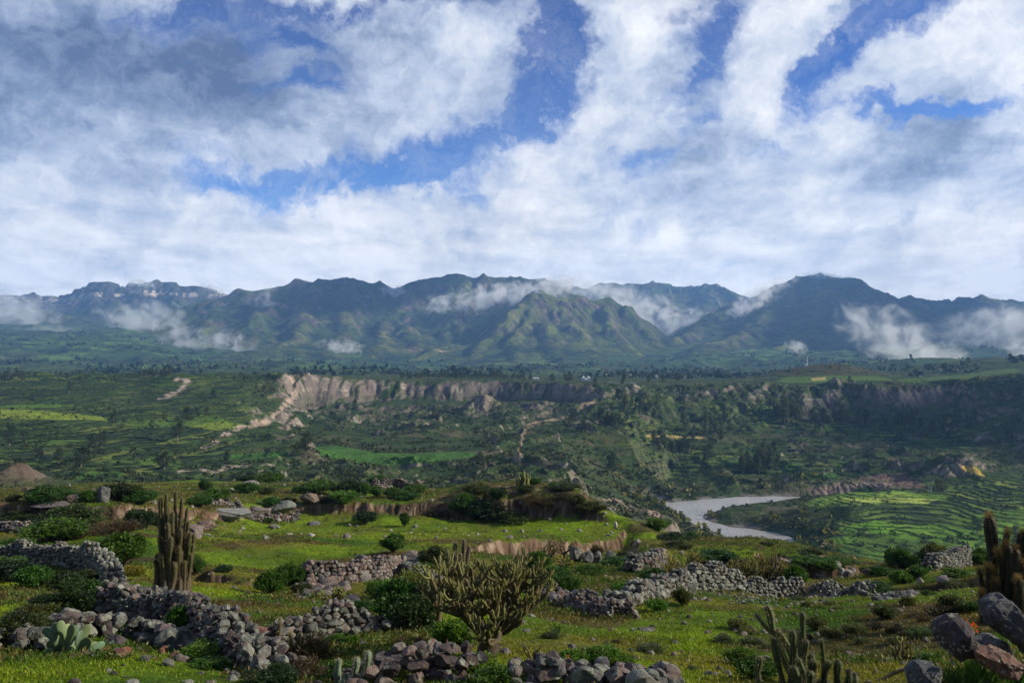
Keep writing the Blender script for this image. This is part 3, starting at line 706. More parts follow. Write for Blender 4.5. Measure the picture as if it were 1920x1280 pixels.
for zone_, st_h in (((MY > 6000) * sstep(470, 420, _px) * sstep(250, 300, MZ), 50.0), (sstep(1430, 1470, _px) * sstep(1680, 1640, _px) * (MY > 5200) * sstep(330, 380, MZ) * .45, 34.0), (sstep(1050, 1100, _px) * sstep(1420, 1380, _px) * (MY > 6800) * sstep(250, 300, MZ) * .35, 50.0)):
    fr = (MZ + 18 * _ma) / st_h; fr = fr - np.floor(fr); MZ = (MZ + zone_ * (sstep(.55, .98, fr) - fr) * st_h * .85).astype(np.float32)
MZ = (MZ * .5 + blur(MZ) * .5)
# cliff bands on the crags
cragm = sstep(6200, 6600, MY) * sstep(-3000, -3300, MX)
MZ0 = MZ
mpx = 960 + FOC * MX / MY
MGy, MGx = np.gradient(MZ, CS); MS = np.sqrt(MGx ** 2 + MGy ** 2)
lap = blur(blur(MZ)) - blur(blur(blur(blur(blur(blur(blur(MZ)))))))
MC = np.empty(MZ.shape + (3,), np.float32); MC[:] = (0.062, 0.086, 0.024)
ma = fbm(MX, MY, 420, 5, 260); mb = fbm(MX, MY, 90, 5, 261)
MC = col_lerp(MC, (0.115, 0.130, 0.032), sstep(-0.1, 0.5, ma))
MC = col_lerp(MC, (0.020, 0.032, 0.014), sstep(0.0, 0.5, mb) * 0.75)
pyr_sunlit = np.exp(-(((MX - 330) / 420) ** 2 + ((MY - 4350) / 600) ** 2))
MC = col_lerp(MC, (0.140, 0.165, 0.032), pyr_sunlit * (.6 + .4 * sstep(-.3, .3, mb)))  # brighter green here puts the pyramid's sunlit look into the colour
MC = col_lerp(MC, (0.065, 0.055, 0.036), sstep(0.2, 0.7, fbm(MX, MY, 300, 5, 262)) * 0.6)
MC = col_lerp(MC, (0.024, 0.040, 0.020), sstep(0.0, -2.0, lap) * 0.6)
mr = np.empty_like(MC); mr[:] = (0.075, 0.062, 0.058); mr = col_lerp(mr, (0.17, 0.13, 0.10), sstep(0.05, 0.5, fbm(MX, MY, 60, 4, 263)))
MC = MC + (mr - MC) * np.clip(sstep(0.74, 1.0, MS + 0.35 * mb) * sstep(-0.3, 0.2, mb + ma * 0.5), 0, 1)[..., None]
pale = (MY > 6200) & (mpx < 460)
hb = MZ / MY * FOC
band = np.exp(-((MZ - 372 - 25 * ma - 0.02 * (MX + 3500)) / 24.0) ** 2) * pale * sstep(0.5, 0.8, MS) * sstep(-0.25, 0.1, mb)
MC = col_lerp(MC, (0.62, 0.52, 0.43), np.clip(band * 1.4, 0, 1))
darkcrag = pale * sstep(0.55, 0.9, MS)
MC = col_lerp(MC, (0.07, 0.065, 0.07), darkcrag * (1 - np.clip(band, 0, 1)) * 0.8)
# red earth scars
for (bx, by_, D_, rx_, ry_, c_) in [(525,582,4950,80,120,(0.34,0.20,0.13)),(765,650,4000,60,120,(0.32,0.23,0.12)),(830,652,3950,40,60,(0.36,0.25,0.12)),(560,590,4700,120,120,(0.2,0.14,0.11)),(720,630,4300,45,160,(0.24,0.22,0.07)),(975,600,4250,90,200,(0.17,0.17,0.06))]:
    cx_ = (bx - 960) / FOC * D_
    mm = np.exp(-(((MX - cx_) / rx_) ** 2 + ((MY - D_) / ry_) ** 2)) * sstep(-0.15, 0.25, mb)
    MC = col_lerp(MC, c_, np.clip(mm * 1.2, 0, 1) * 0.8)
# fields at the mountain foot
fm = (1 - sstep(20, 90, MZ - base)) * sstep(0.22, 0.08, MS)
fs = np.floor((MY + 80 * perlin(MX / 400, MY / 400, 6)) / 46); fc_ = np.floor((MX + fs * 61) / 150)
h3 = np.modf(np.abs(np.sin(fs * 12.9898 + fc_ * 78.233) * 43758.5453))[0].astype(np.float32)
fcr = np.stack([0.038 + 0.09 * h3 ** 4, 0.074 + 0.12 * h3 ** 4, 0.022 + 0 * h3], -1)
MC = MC + (fcr - MC) * (fm * 0.8)[..., None]
MC = col_lerp(MC, (0.016, 0.028, 0.018), sstep(0.1, 0.4, fbm(MX, MY, 160, 5, 266)) * (1 - sstep(20, 160, MZ - base)) * 0.8)
# the front edge sinks under the valley sheet
front = sstep(2900, 3250, MY)
MZ = np.where(MY < 3400, MZ - (1 - front) * 60, MZ)
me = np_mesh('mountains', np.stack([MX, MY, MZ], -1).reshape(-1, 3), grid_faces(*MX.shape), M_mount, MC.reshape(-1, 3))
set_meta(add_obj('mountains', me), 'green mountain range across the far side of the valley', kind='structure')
# ------------------------------------------------------------------ building blocks for plants and stones
def merge(parts):
    """parts: list of (V, F, colour(n,3)) with equal face size"""
    V, F, K, n = [], [], [], 0
    for v, f, c in parts:
        V.append(v); F.append(f + n); K.append(np.broadcast_to(c, v.shape)); n += len(v)
    return np.concatenate(V), np.concatenate(F), np.concatenate(K)
def rand_dirs(n, rs):
    v = rs.normal(size=(n, 3)); return v / np.linalg.norm(v, axis=1)[:, None]
def leaves(P, size, rs, up=0.3, aspect=0.45, outward=None, col=(0.05, 0.1, 0.02), var=0.35, bend=None):
    """a rhombic leaf at each point"""
    n = len(P)
    d = rand_dirs(n, rs)
    if outward is not None: d = d + outward
    d[:, 2] += up; d /= np.linalg.norm(d, axis=1)[:, None]
    s = np.cross(d, rand_dirs(n, rs)); s /= np.linalg.norm(s, axis=1)[:, None] + 1e-9
    L_ = (size * (0.6 + 0.8 * rs.rand(n)))[:, None]; w = L_ * aspect * 0.5
    V = np.stack([P, P + d * L_ * 0.5 + s * w, P + d * L_, P + d * L_ * 0.5 - s * w], 1).reshape(-1, 3)
    F = np.arange(n * 4).reshape(n, 4)
    k = np.array(col)[None, :] * (1 + var * (rs.rand(n, 1) * 2 - 1)) * (1 + 0.25 * var * (rs.rand(n, 3) * 2 - 1))
    return V, F, np.repeat(k, 4, 0)
def tube(P, Rr, seg=6, ribs=0, depth=0.25, cap=True, col=(0.1, 0.08, 0.05), phase=0.0, col2=None):
    """a tapering tube along points; with ribs it becomes fluted like a column cactus"""
    P = np.array(P, float); Rr = np.array(Rr, float); n = len(P)
    T = np.gradient(P, axis=0); T /= np.linalg.norm(T, axis=1)[:, None] + 1e-9
    up = np.array([0, 1, 0.13]) if abs(T[0, 1]) < 0.9 else np.array([1, 0, 0.1])
    A = np.cross(T, up); A /= np.linalg.norm(A, axis=1)[:, None] + 1e-9; B = np.cross(T, A)
    if ribs: seg = ribs * 2
    a = np.arange(seg) / seg * 2 * np.pi + phase
    m = np.ones(seg)
    if ribs: m[1::2] = 1 - depth
    V = P[:, None, :] + Rr[:, None, None] * m[None, :, None] * (np.cos(a)[None, :, None] * A[:, None, :] + np.sin(a)[None, :, None] * B[:, None, :])
    V = V.reshape(-1, 3)
    i = np.arange(n - 1)[:, None] * seg; j = np.arange(seg)[None, :]; j2 = (j + 1) % seg
    F = np.stack([i + j, i + j2, i + seg + j2, i + seg + j], -1).reshape(-1, 4)
    c = np.broadcast_to(np.array(col), V.shape).copy()
    if ribs and col2 is not None:
        c = c.reshape(n, seg, 3); c[:, ::2] = col2; c = c.reshape(-1, 3)
    return V, F, c
def plant_mat(name, rough=0.6, transl=0.0, nscale=30, nstr=0.5):
    m, t, b = new_mat(name)
    at = mk(t, 'ShaderNodeAttribute', attribute_name='tint')
    tcn = mk(t, 'ShaderNodeTexCoord')
    f = mth(t, 'ADD', mth(t, 'MULTIPLY', mth(t, 'SUBTRACT', noise(t, tcn.outputs['Object'], nscale, 3), 0.5), nstr * 2), 1.0)
    oi = mk(t, 'ShaderNodeObjectInfo')
    c = vmth(t, 'SCALE', at.outputs['Color'], f)
    if transl: c = vmth(t, 'MULTIPLY', c, ramp(t, oi.outputs['Random'], [(0, (.62, .70, .8)), (.35, (1.0, 1.0, 1.0)), (.7, (1.35, 1.1, .8)), (1, (.8, 1.05, 1.2))]))
    t.links.new(c, b.inputs['Base Color']); b.inputs['Roughness'].default_value = rough; b.inputs['Specular IOR Level'].default_value = 0.2
    if transl:
        tr = mk(t, 'ShaderNodeBsdfTranslucent'); t.links.new(vmth(t, 'MULTIPLY', c, (1.3, 1.5, 0.7)), tr.inputs[0])
        ms = mk(t, 'ShaderNodeMixShader'); ms.inputs[0].default_value = transl
        t.links.new(b.outputs[0], ms.inputs[1]); t.links.new(tr.outputs[0], ms.inputs[2])
        t.links.new(ms.outputs[0], t.nodes['Material Output'].inputs[0])
    return m
M_leaf = plant_mat('leaf', 0.5, 0.3, 6, 0.4)
M_bark = plant_mat('bark', 0.9, 0.0, 25, 0.7)
M_cact = plant_mat('cactus_skin', 0.6, 0.0, 14, 0.7)
M_spine = plant_mat('cactus_spines', 0.6, 0.0, 10, 0.2)
M_pad = plant_mat('pear_pad', 0.45, 0.05, 9, 0.25)
# stone: lichen in pale crusts, purple-brown to grey
def rock_mat(name, lichen=0.5, scale=1.0, lich=(0.31, 0.345, 0.26)):
    m, t, b = new_mat(name)
    at = mk(t, 'ShaderNodeAttribute', attribute_name='tint'); tcn = mk(t, 'ShaderNodeTexCoord'); P = tcn.outputs['Object']
    f = mth(t, 'ADD', mth(t, 'MULTIPLY', mth(t, 'SUBTRACT', noise(t, P, 5 * scale, 6, 0.75), 0.5), 2.4), 1.0)
    c = vmth(t, 'SCALE', at.outputs['Color'], f)
    v = mk(t, 'ShaderNodeTexVoronoi', feature='SMOOTH_F1'); v.inputs['Scale'].default_value = 7 * scale; v.inputs['Smoothness'].default_value = 0.3
    wv = vmth(t, 'ADD', P, vmth(t, 'SCALE', noise(t, P, 12 * scale, 4, 0.7, color=True), 0.12 / scale)); t.links.new(wv, v.inputs['Vector'])
    lm = mth(t, 'MULTIPLY', smooth(t, v.outputs['Distance'], 0.42, 0.22), smooth(t, noise(t, P, 1.7 * scale, 3, 0.6), 0.62 - 0.3 * lichen, 0.72 - 0.3 * lichen))
    lm = mth(t, 'MULTIPLY', lm, smooth(t, noise(t, P, 60 * scale, 3, 0.7), 0.36, 0.56))
    c = mix(t, lm, c, lich)
    t.links.new(c, b.inputs['Base Color']); b.inputs['Roughness'].default_value = 0.75; b.inputs['Specular IOR Level'].default_value = 0.3
    bump(t, b, mth(t, 'ADD', mth(t, 'MULTIPLY', noise(t, P, 9 * scale, 8, 0.7), 0.11 / scale), mth(t, 'MULTIPLY', lm, 0.006)), 1.0, 1.0)
    return m
M_rock = rock_mat('field_stone', 0.5)
M_rockg = rock_mat('lichened_stone', 0.95)
M_slab = rock_mat('boulder_stone', 0.55, 2.2)

def ico(sub):
    t = (1 + 5 ** 0.5) / 2
    V = [(-1,t,0),(1,t,0),(-1,-t,0),(1,-t,0),(0,-1,t),(0,1,t),(0,-1,-t),(0,1,-t),(t,0,-1),(t,0,1),(-t,0,-1),(-t,0,1)]
    F = [(0,11,5),(0,5,1),(0,1,7),(0,7,10),(0,10,11),(1,5,9),(5,11,4),(11,10,2),(10,7,6),(7,1,8),(3,9,4),(3,4,2),(3,2,6),(3,6,8),(3,8,9),(4,9,5),(2,4,11),(6,2,10),(8,6,7),(9,8,1)]
    V = [np.array(v, float) / np.linalg.norm(v) for v in V]
    for _ in range(sub):
        cache = {}; G = []
        def mid(a, b):
            k = (min(a, b), max(a, b))
            if k not in cache:
                m = V[a] + V[b]; V.append(m / np.linalg.norm(m)); cache[k] = len(V) - 1
            return cache[k]
        for a, b, c in F:
            x, y, z = mid(a, b), mid(b, c), mid(c, a); G += [(a, x, z), (b, y, x), (c, z, y), (x, y, z)]
        F = G
    return np.array(V), np.array(F)
def stone_shape(seed, sub=2, cuts=9, rough=0.03):
    """a block broken along flat faces"""
    rs = np.random.RandomState(seed); V, F = ico(sub); V = V.copy()
    V *= 1.0 + 0.12 * rs.rand(len(V), 1) * 0
    for _ in range(cuts):
        n = rs.normal(size=3); n /= np.linalg.norm(n); d = 0.52 + 0.30 * rs.rand()
        e = V @ n - d; m = e > 0
        V[m] -= e[m, None] * n[None, :] * 0.97
    if rough: V += rough * np.stack([perlin(V[:, 1] * 3 + k, V[:, 2] * 3 + V[:, 0] * 2, seed % 50 + k) for k in range(3)], 1)
    return V / np.abs(V).max(), F
STONES = [stone_shape(500 + i, 2, 7, 0.05) for i in range(18)]
STONES_FINE = [stone_shape(540 + i, 3, 9, 0.05) for i in range(12)]
ROCKCOL = [(0.10, 0.075, 0.078), (0.135, 0.085, 0.075), (0.085, 0.08, 0.085), (0.16, 0.115, 0.095), (0.20, 0.095, 0.065), (0.12, 0.11, 0.11), (0.17, 0.16, 0.14), (0.075, 0.06, 0.065)]
def rot_mat(rs, tilt=1.0):
    a = rs.rand(3) * 2 * np.pi * np.array([tilt, tilt, 1]); e = Euler(a).to_matrix(); return np.array(e)
def place_stone(bank, size, pos, rs, squash=(1, .85, .78), yaw=None, tilt=0.25, colr=None, bright=1.0):
    V, F = bank[rs.randint(len(bank))]
    M = rot_mat(rs) ; v = V @ M.T
    v = v * np.array(squash) * size * (0.85 + 0.3 * rs.rand(3))
    e = Euler(((rs.rand() - .5) * tilt * 2, (rs.rand() - .5) * tilt * 2, (rs.rand() - .5) * 0.6 + (yaw or 0.0))).to_matrix()
    v = v @ np.array(e).T + np.array(pos)
    c = np.array(colr if colr is not None else ROCKCOL[rs.randint(len(ROCKCOL))]) * (0.40 + 0.95 * rs.rand()) * bright
    return v, F, c
WALLS = []
def stone_wall(name, label, pts, seed, size=0.17, thick=0.5, mat=None, bank=None, bright=1.0, group='dry stone walls of the old fields', palette=None, crumble=0.24):
    """pts: list of (pixel column, distance, height). Courses of stones are laid along the line"""
    rs = np.random.RandomState(seed); P = []
    for px, D, h in pts:
        x = (px - 960) / FOC * D; P.append((x, D, H(x, D), h))
    P = np.array(P); seg = np.linalg.norm(np.diff(P[:, :2], axis=0), axis=1); cum = np.concatenate([[0], np.cumsum(seg)])
    size = size * 1.0; bank = bank or STONES; parts = []; hmax = P[:, 3].max()
    org = P[len(P) // 2, :3].copy()
    WALLS.append(P)
    s = 0.0; z = 0.0; course = 0
    while z < hmax:
        sz = size * (1.15 - 0.35 * z / max(hmax, .01)); s = -rs.rand() * sz
        while s < cum[-1]:
            k = np.clip(np.searchsorted(cum, s) - 1, 0, len(seg) - 1); f = np.clip((s - cum[k]) / seg[k], 0, 1)
            x, y = P[k, :2] + (P[k + 1, :2] - P[k, :2]) * f; h = P[k, 3] + (P[k + 1, 3] - P[k, 3]) * f
            h = h * .86 * (1 + crumble * 2 * perlin(np.array([s / 0.9]), np.array([seed * 1.3]), 9)[0])
            yaw = math.atan2(*(P[k + 1, :2] - P[k, :2])[::-1])
            nx, ny = -math.sin(yaw), math.cos(yaw)
            step = sz * (1.25 + 0.6 * rs.rand())
            if z < h - sz * 0.2:
                th = thick * (1 - 0.45 * z / max(hmax, .01))
                big = 1.0 + (0.9 if (z == 0 and rs.rand() < 0.25) else 0) + 0.35 * rs.rand() * (rs.rand() < 0.3)
                for off in ((-th / 2, th / 2) if z < h - sz * 1.3 else (-th / 2, 0, th / 2)):
                    ox = off + (rs.rand() - .5) * sz * 0.6
                    px_, py_ = x + nx * ox, y + ny * ox
                    gz_ = H(px_, py_)
                    cc = None if palette is None else palette[rs.randint(len(palette))]
                    parts.append(place_stone(bank, sz * big * 0.78, (px_ - org[0], py_ - org[1], gz_ + z + sz * 0.35 * big - org[2] + (rs.rand() - .5) * sz * .25), rs, yaw=yaw, colr=cc, bright=bright))
            s += step
        z += sz * 0.92; course += 1
    # fallen stones at the foot
    for _ in range(int(cum[-1] * 2.2)):
        s = rs.rand() * cum[-1]; k = np.clip(np.searchsorted(cum, s) - 1, 0, len(seg) - 1); f = (s - cum[k]) / seg[k]
        x, y = P[k, :2] + (P[k + 1, :2] - P[k, :2]) * f; o = (rs.rand() - .6) * 1.6
        x += rs.normal() * .2; y += o
        parts.append(place_stone(bank, size * (0.3 + 0.6 * rs.rand()), (x - org[0], y - org[1], H(x, y) + 0.03 - org[2]), rs, bright=bright))
    V, F, K = merge(parts)
    o = add_obj(name, np_mesh(name, V, F, mat or M_rock, K, smooth_=False), loc=tuple(org))
    return set_meta(o, label, 'stone wall', group)
def boulder(label, px, py, lo, hi, wpx, hpx, seed, col=None, mat=None, group=None, depth=None, rot=None, sink=0.25, cuts=10, name='boulder', sub=3):
    g = ground(px, py, lo, hi); k = g.y / FOC; w = wpx * k; h = hpx * k
    V, F = stone_shape(seed, sub, cuts, 0.06); rs = np.random.RandomState(seed)
    V = V / (V.max(0) - V.min(0)) ; V = V * np.array([w, depth or (w + h) / 2, h * (1 + sink)])
    if rot: V = V @ np.array(Euler(rot).to_matrix()).T
    V[:, 2] -= V[:, 2].min() + h * sink
    c = np.array(col or ROCKCOL[rs.randint(len(ROCKCOL))]) * .62 * np.ones((len(V), 3))
    c *= (1 + 0.25 * perlin(V[:, 0] * 2 / w, V[:, 2] * 2 / h + V[:, 1], 5)[:, None])
    o = add_obj(name, np_mesh(name, V, F, mat or M_rock, c, smooth_=False), loc=(g.x, g.y, g.z))
    return set_meta(o, label, name.replace('_', ' '), group)

# ------------------------------------------------------------------ bushes
def bush_mesh(kind, seed):
    """returns foliage and stem meshes of a bush one metre wide and one metre high"""
    rs = np.random.RandomState(seed)
    spec = {'leafy': ((0.038, 0.090, 0.012), 0.078, 5200, 0.45, 0.5), 'bright': ((0.065, 0.135, 0.012), 0.074, 5200, 0.5, 0.55),
            'olive': ((0.042, 0.056, 0.013), 0.068, 5200, 0.35, 0.5), 'dark': ((0.018, 0.038, 0.010), 0.078, 5200, 0.4, 0.5),
            'sage': ((0.075, 0.092, 0.045), 0.095, 3600, 1.3, 0.22), 'brown': ((0.050, 0.038, 0.022), 0.095, 3200, 1.2, 0.16),
            'yellow': ((0.12, 0.13, 0.02), 0.064, 4600, 0.6, 0.5)}[kind]
    col, ls, n, up, asp = spec
    nl = rs.randint(9, 14); parts = []; stems = []
    low = kind in ('sage', 'brown')
    for i in range(nl):
        a = rs.rand() * 2 * np.pi; r = 0.36 * math.sqrt(rs.rand()) if i else 0
        c = np.array([math.cos(a) * r, math.sin(a) * r, (0.30 + 0.42 * rs.rand() * (1 - r * 1.2)) if not low else 0.1 + 0.2 * rs.rand()])
        rad = np.array([0.19 + 0.09 * rs.rand()] * 2 + [0.18 + 0.12 * rs.rand()]) * (1.0 if not low else 0.95)
        m = n // nl
        d = rand_dirs(m, rs); sh = (0.45 + 0.6 * rs.rand(m) ** 0.6)[:, None]
        # twigs end in little sprays, which leave gaps between
        cl = rand_dirs(34, rs) ; near_ = cl[rs.randint(34, size=m)]
        d = d * 0.38 + near_; d /= np.linalg.norm(d, axis=1)[:, None]
        P = c + d * rad * sh
        if low:
            P[:, 2] = np.abs(P[:, 2]) ; out = P * np.array([1.0, 1.0, 0.5]) * 1.6
        else:
            P[:, 2] = np.maximum(P[:, 2], 0.02); out = d * 0.5
        lc = np.array(col) * (0.75 + 0.5 * rs.rand())
        parts.append(leaves(P, ls, rs, up, asp, out, lc, 0.4))
        for k in range(3):
            e = c + cl[k] * rad * 0.7; e[2] = max(e[2], .1)
            mid_ = np.array([e[0] * .45, e[1] * .45, e[2] * .5]) + rs.normal(size=3) * .02
            stems.append(tube([(0.02 * k, 0, -0.08), mid_, e], [0.014, 0.009, 0.003], 4, col=(0.08, 0.06, 0.04)))
    # loose sprigs break the outline
    for i in range(26):
        a = rs.rand() * 6.28; r = .42 * math.sqrt(rs.rand()); L0 = (.25 + .35 * rs.rand()) * (1.1 - r); b0 = np.array([math.cos(a) * r, math.sin(a) * r, (.35 if not low else .1)])
        dd = np.array([math.cos(a) * .7 * r * 2, math.sin(a) * .7 * r * 2, .8 + .3 * rs.rand()]); dd /= np.linalg.norm(dd)
        tt_ = rs.rand(26, 1) ; P = b0 + dd * tt_ * L0 + rs.normal(size=(26, 3)) * .018
        parts.append(leaves(P, ls * .85, rs, up, asp, dd * .6, np.array(col) * (.9 + .5 * rs.rand()), .4)); stems.append(tube([b0 * .3, b0, b0 + dd * L0], [.008, .006, .002], 4, col=(.08, .06, .04)))
    V, F, K = merge(parts); f = np_mesh('foliage', V, F, M_leaf, K, smooth_=False)
    V, F, K = merge(stems); s = np_mesh('stems', V, F, M_bark, K)
    return f, s
BUSH = {k: [bush_mesh(k, 700 + 13 * i + 5 * j) for j in range(3)] for i, k in enumerate(['leafy', 'bright', 'olive', 'dark', 'sage', 'brown', 'yellow'])}
_bn = 0
def bush(label, kind, px, py, lo, hi, wpx, hpx, group=None, cat='bush', name='bush'):
    """a bush whose foot stands at a pixel of the ground, with its size as seen"""
    global _bn
    g = ground(px, py, lo, hi); k = g.y / FOC; w = wpx * k * 1.2; h = hpx * k * 1.15
    rs = np.random.RandomState(9000 + _bn); f, s = BUSH[kind][_bn % 3]; _bn += 1
    e = empty(name, (g.x, g.y, g.z - 0.02), label, cat, group, rs.rand() * 6.28)
    e.scale = (w, w * (0.8 + 0.3 * rs.rand()), h)
    add_obj('foliage', f, e); add_obj('stems', s, e)
    return e
# ------------------------------------------------------------------ dry stone walls
PURP = [(0.115, 0.085, 0.082), (0.145, 0.105, 0.092), (0.09, 0.082, 0.085), (0.17, 0.115, 0.092), (0.13, 0.12, 0.11), (0.20, 0.17, 0.145)]
GREY = [(0.14, 0.145, 0.125), (0.17, 0.17, 0.145), (0.11, 0.11, 0.10), (0.20, 0.20, 0.165), (0.14, 0.115, 0.10)]
WG = 'dry stone walls of the old fields'
stone_wall('stone_wall', 'long mossy stone wall behind dark shrubs, its end crumbling beside a round bush', [(-260,36.5,1.2),(40,35.5,1.2),(110,34.5,1.25),(165,33.5,1.35),(190,32,1.2),(208,29,.7),(216,26,.4)], 1, .15, .6, M_rockg, palette=GREY)
stone_wall('stone_wall', 'tall retaining wall of dark lichened stones stepping down from the column cactus', [(182,16.4,.38),(230,15.7,.6),(290,15,.72),(360,14.3,.8),(430,12.3,.66),(480,11.0,.5),(535,10.3,.32)], 2, .115, .55, M_rockg, STONES_FINE, palette=GREY + PURP[:2])
stone_wall('stone_wall', 'short broken wall of angular blocks behind a brown thorny shrub', [(520,14.2,.42),(580,14.6,.55),(640,15.2,.62),(700,15.4,.5),(738,15.2,.3)], 3, .125, .5, M_rockg, STONES_FINE, palette=GREY + PURP[:3])
stone_wall('stone_wall', 'curving wall of reddish rounded stones on the edge of the bright meadow', [(572,30.5,.85),(610,31,.95),(650,32,1.0),(700,34,1.0),(748,38,.9)], 4, .17, .6, M_rock, palette=PURP)
stone_wall('stone_wall', 'pale green lichened wall end beside a large flat rock and a round bush', [(750,38,.85),(772,36,.8),(795,33,.55),(815,31,.35)], 5, .15, .5, M_rockg, palette=GREY)
stone_wall('stone_wall', 'heap wall of big purple broken blocks in front of the branching cactus', [(655,9.3,.18),(700,9.4,.26),(745,9.5,.34),(790,9.7,.44),(830,9.8,.42),(880,9.6,.28),(920,9.5,.12)], 6, .135, .7, M_rock, STONES_FINE, palette=PURP + [(0.085, 0.075, 0.085)], crumble=.2)
stone_wall('stone_wall', 'low row of pale angular blocks under the leafy green weeds', [(965,9.2,.22),(1040,9.2,.27),(1110,9.2,.27),(1180,9.1,.2),(1265,8.8,.12)], 7, .11, .5, M_rockg, STONES_FINE, palette=GREY + PURP[:3])
stone_wall('stone_wall', 'collapsed dark rubble wall running down to the foot of the long pale wall', [(1030,26,.35),(1085,23.5,.42),(1130,21.8,.5),(1168,20.4,.55)], 8, .12, .7, M_rock, palette=PURP, crumble=.35)
stone_wall('stone_wall', 'long pale lichened wall with big upright stones at its foot', [(1140,22.2,.35),(1190,25,.55),(1240,28,.7),(1290,31,1.0),(1360,33.5,1.12),(1440,35,1.15),(1505,35.5,1.15)], 9, .165, .55, M_rockg, palette=GREY)
stone_wall('stone_wall', 'tumbled grey wall end spilling stones beyond the bush in its gap', [(1530,35,.9),(1575,34,.85),(1620,33,.5),(1645,32,.25)], 10, .15, .9, M_rockg, palette=GREY, crumble=.35)
stone_wall('stone_wall', 'stub of slanting flat stones beside the tall bushy shrubs', [(1742,40,.7),(1775,42,1.1),(1808,45,1.35),(1818,48,1.0)], 11, .15, .6, M_rockg, palette=GREY)
stone_wall('stone_wall', 'tumbled wall of small stones on the hillcrest beside a square brown boulder', [(395,87,.6),(470,91,.9),(560,95,1.0)], 12, .26, .8, M_rock, palette=PURP)
stone_wall('stone_wall', 'faint stone wall between green bushes on the hillcrest', [(700,123,1.3),(740,126,1.9),(790,124,1.2)], 13, .30, .9, M_rock, palette=PURP)
stone_wall('stone_wall', 'curved retaining wall of large blocks holding up a grassy corner', [(1183,41.5,.9),(1215,43.5,1.15),(1238,48,1.3),(1240,57,1.1)], 14, .24, .6, M_rock, palette=PURP + GREY)
stone_wall('stone_wall', 'low row of big lichened blocks behind the prickly pear', [(118,12.9,.30),(200,13.1,.36),(270,13.3,.36),(345,12.3,.32)], 15, .19, .3, M_rockg, STONES_FINE, palette=GREY + PURP[:1])
stone_wall('stone_wall', 'dark pile of lichened blocks under the leafy shrub beside the prickly pear', [(-90,11.4,.45),(10,11.7,.45),(70,12.0,.3)], 16, .16, .5, M_rockg, STONES_FINE, palette=GREY)
stone_wall('stone_wall', 'half buried line of stones below the brown bank', [(-60,52,.5),(20,51,.6),(62,50,.5)], 17, .2, .8, M_rock, palette=PURP)

def rubble(name, label, x0, x1, d0, d1, n, seed, size, mat=None, pal=None, bank=None, kind='stuff', dens=None):
    rs = np.random.RandomState(seed); parts = []; bank = bank or STONES
    for _ in range(n):
        px = x0 + (x1 - x0) * rs.rand(); D = math.exp(math.log(d0) + (math.log(d1) - math.log(d0)) * rs.rand()); x = (px - 960) / FOC * D
        s = size * (0.35 + rs.rand() ** 2.5 * 1.3)
        parts.append(place_stone(bank, s, (x, D, H(x, D) + s * .2), rs, colr=(pal or PURP)[rs.randint(len(pal or PURP))]))
    V, F, K = merge(parts)
    return set_meta(add_obj(name, np_mesh(name, V, F, mat or M_rock, K, smooth_=False)), label, None if kind == 'stuff' else 'rubble', kind=kind)
rubble('rubble', 'loose pinkish rubble on the platform at the foot of the column cactus', 205, 300, 16, 27, 900, 31, .16, pal=[(0.26,.17,.14),(0.2,.13,.11),(0.3,.22,.18)] + PURP)
rubble('rubble', 'loose stones spilled before the wall at the meadow edge', 555, 650, 26, 31, 220, 32, .15)
rubble('rubble', 'small grey stones below the bare earth bank', 1640, 1720, 26, 31, 220, 33, .12, pal=GREY)
rubble('rubble', 'stones washed out of the broken turf bank', 1440, 1600, 52, 60, 160, 34, .28, pal=PURP + GREY)
tiny = [stone_shape(900 + i, 1, 6, 0) for i in range(6)]
rubble('gravel', 'small stones scattered over the grass', -60, 1980, 8.5, 60, 1500, 35, .065, pal=GREY + PURP, bank=tiny)
rubble('gravel', 'pale stones scattered over the far meadow', 0, 1300, 55, 125, 420, 36, .22, pal=[(0.3,.27,.24),(0.22,.2,.18)], bank=tiny)
rubble('gravel', 'small stones below the long pale wall', 1280, 1560, 26, 33, 260, 37, .08, pal=GREY, bank=tiny)

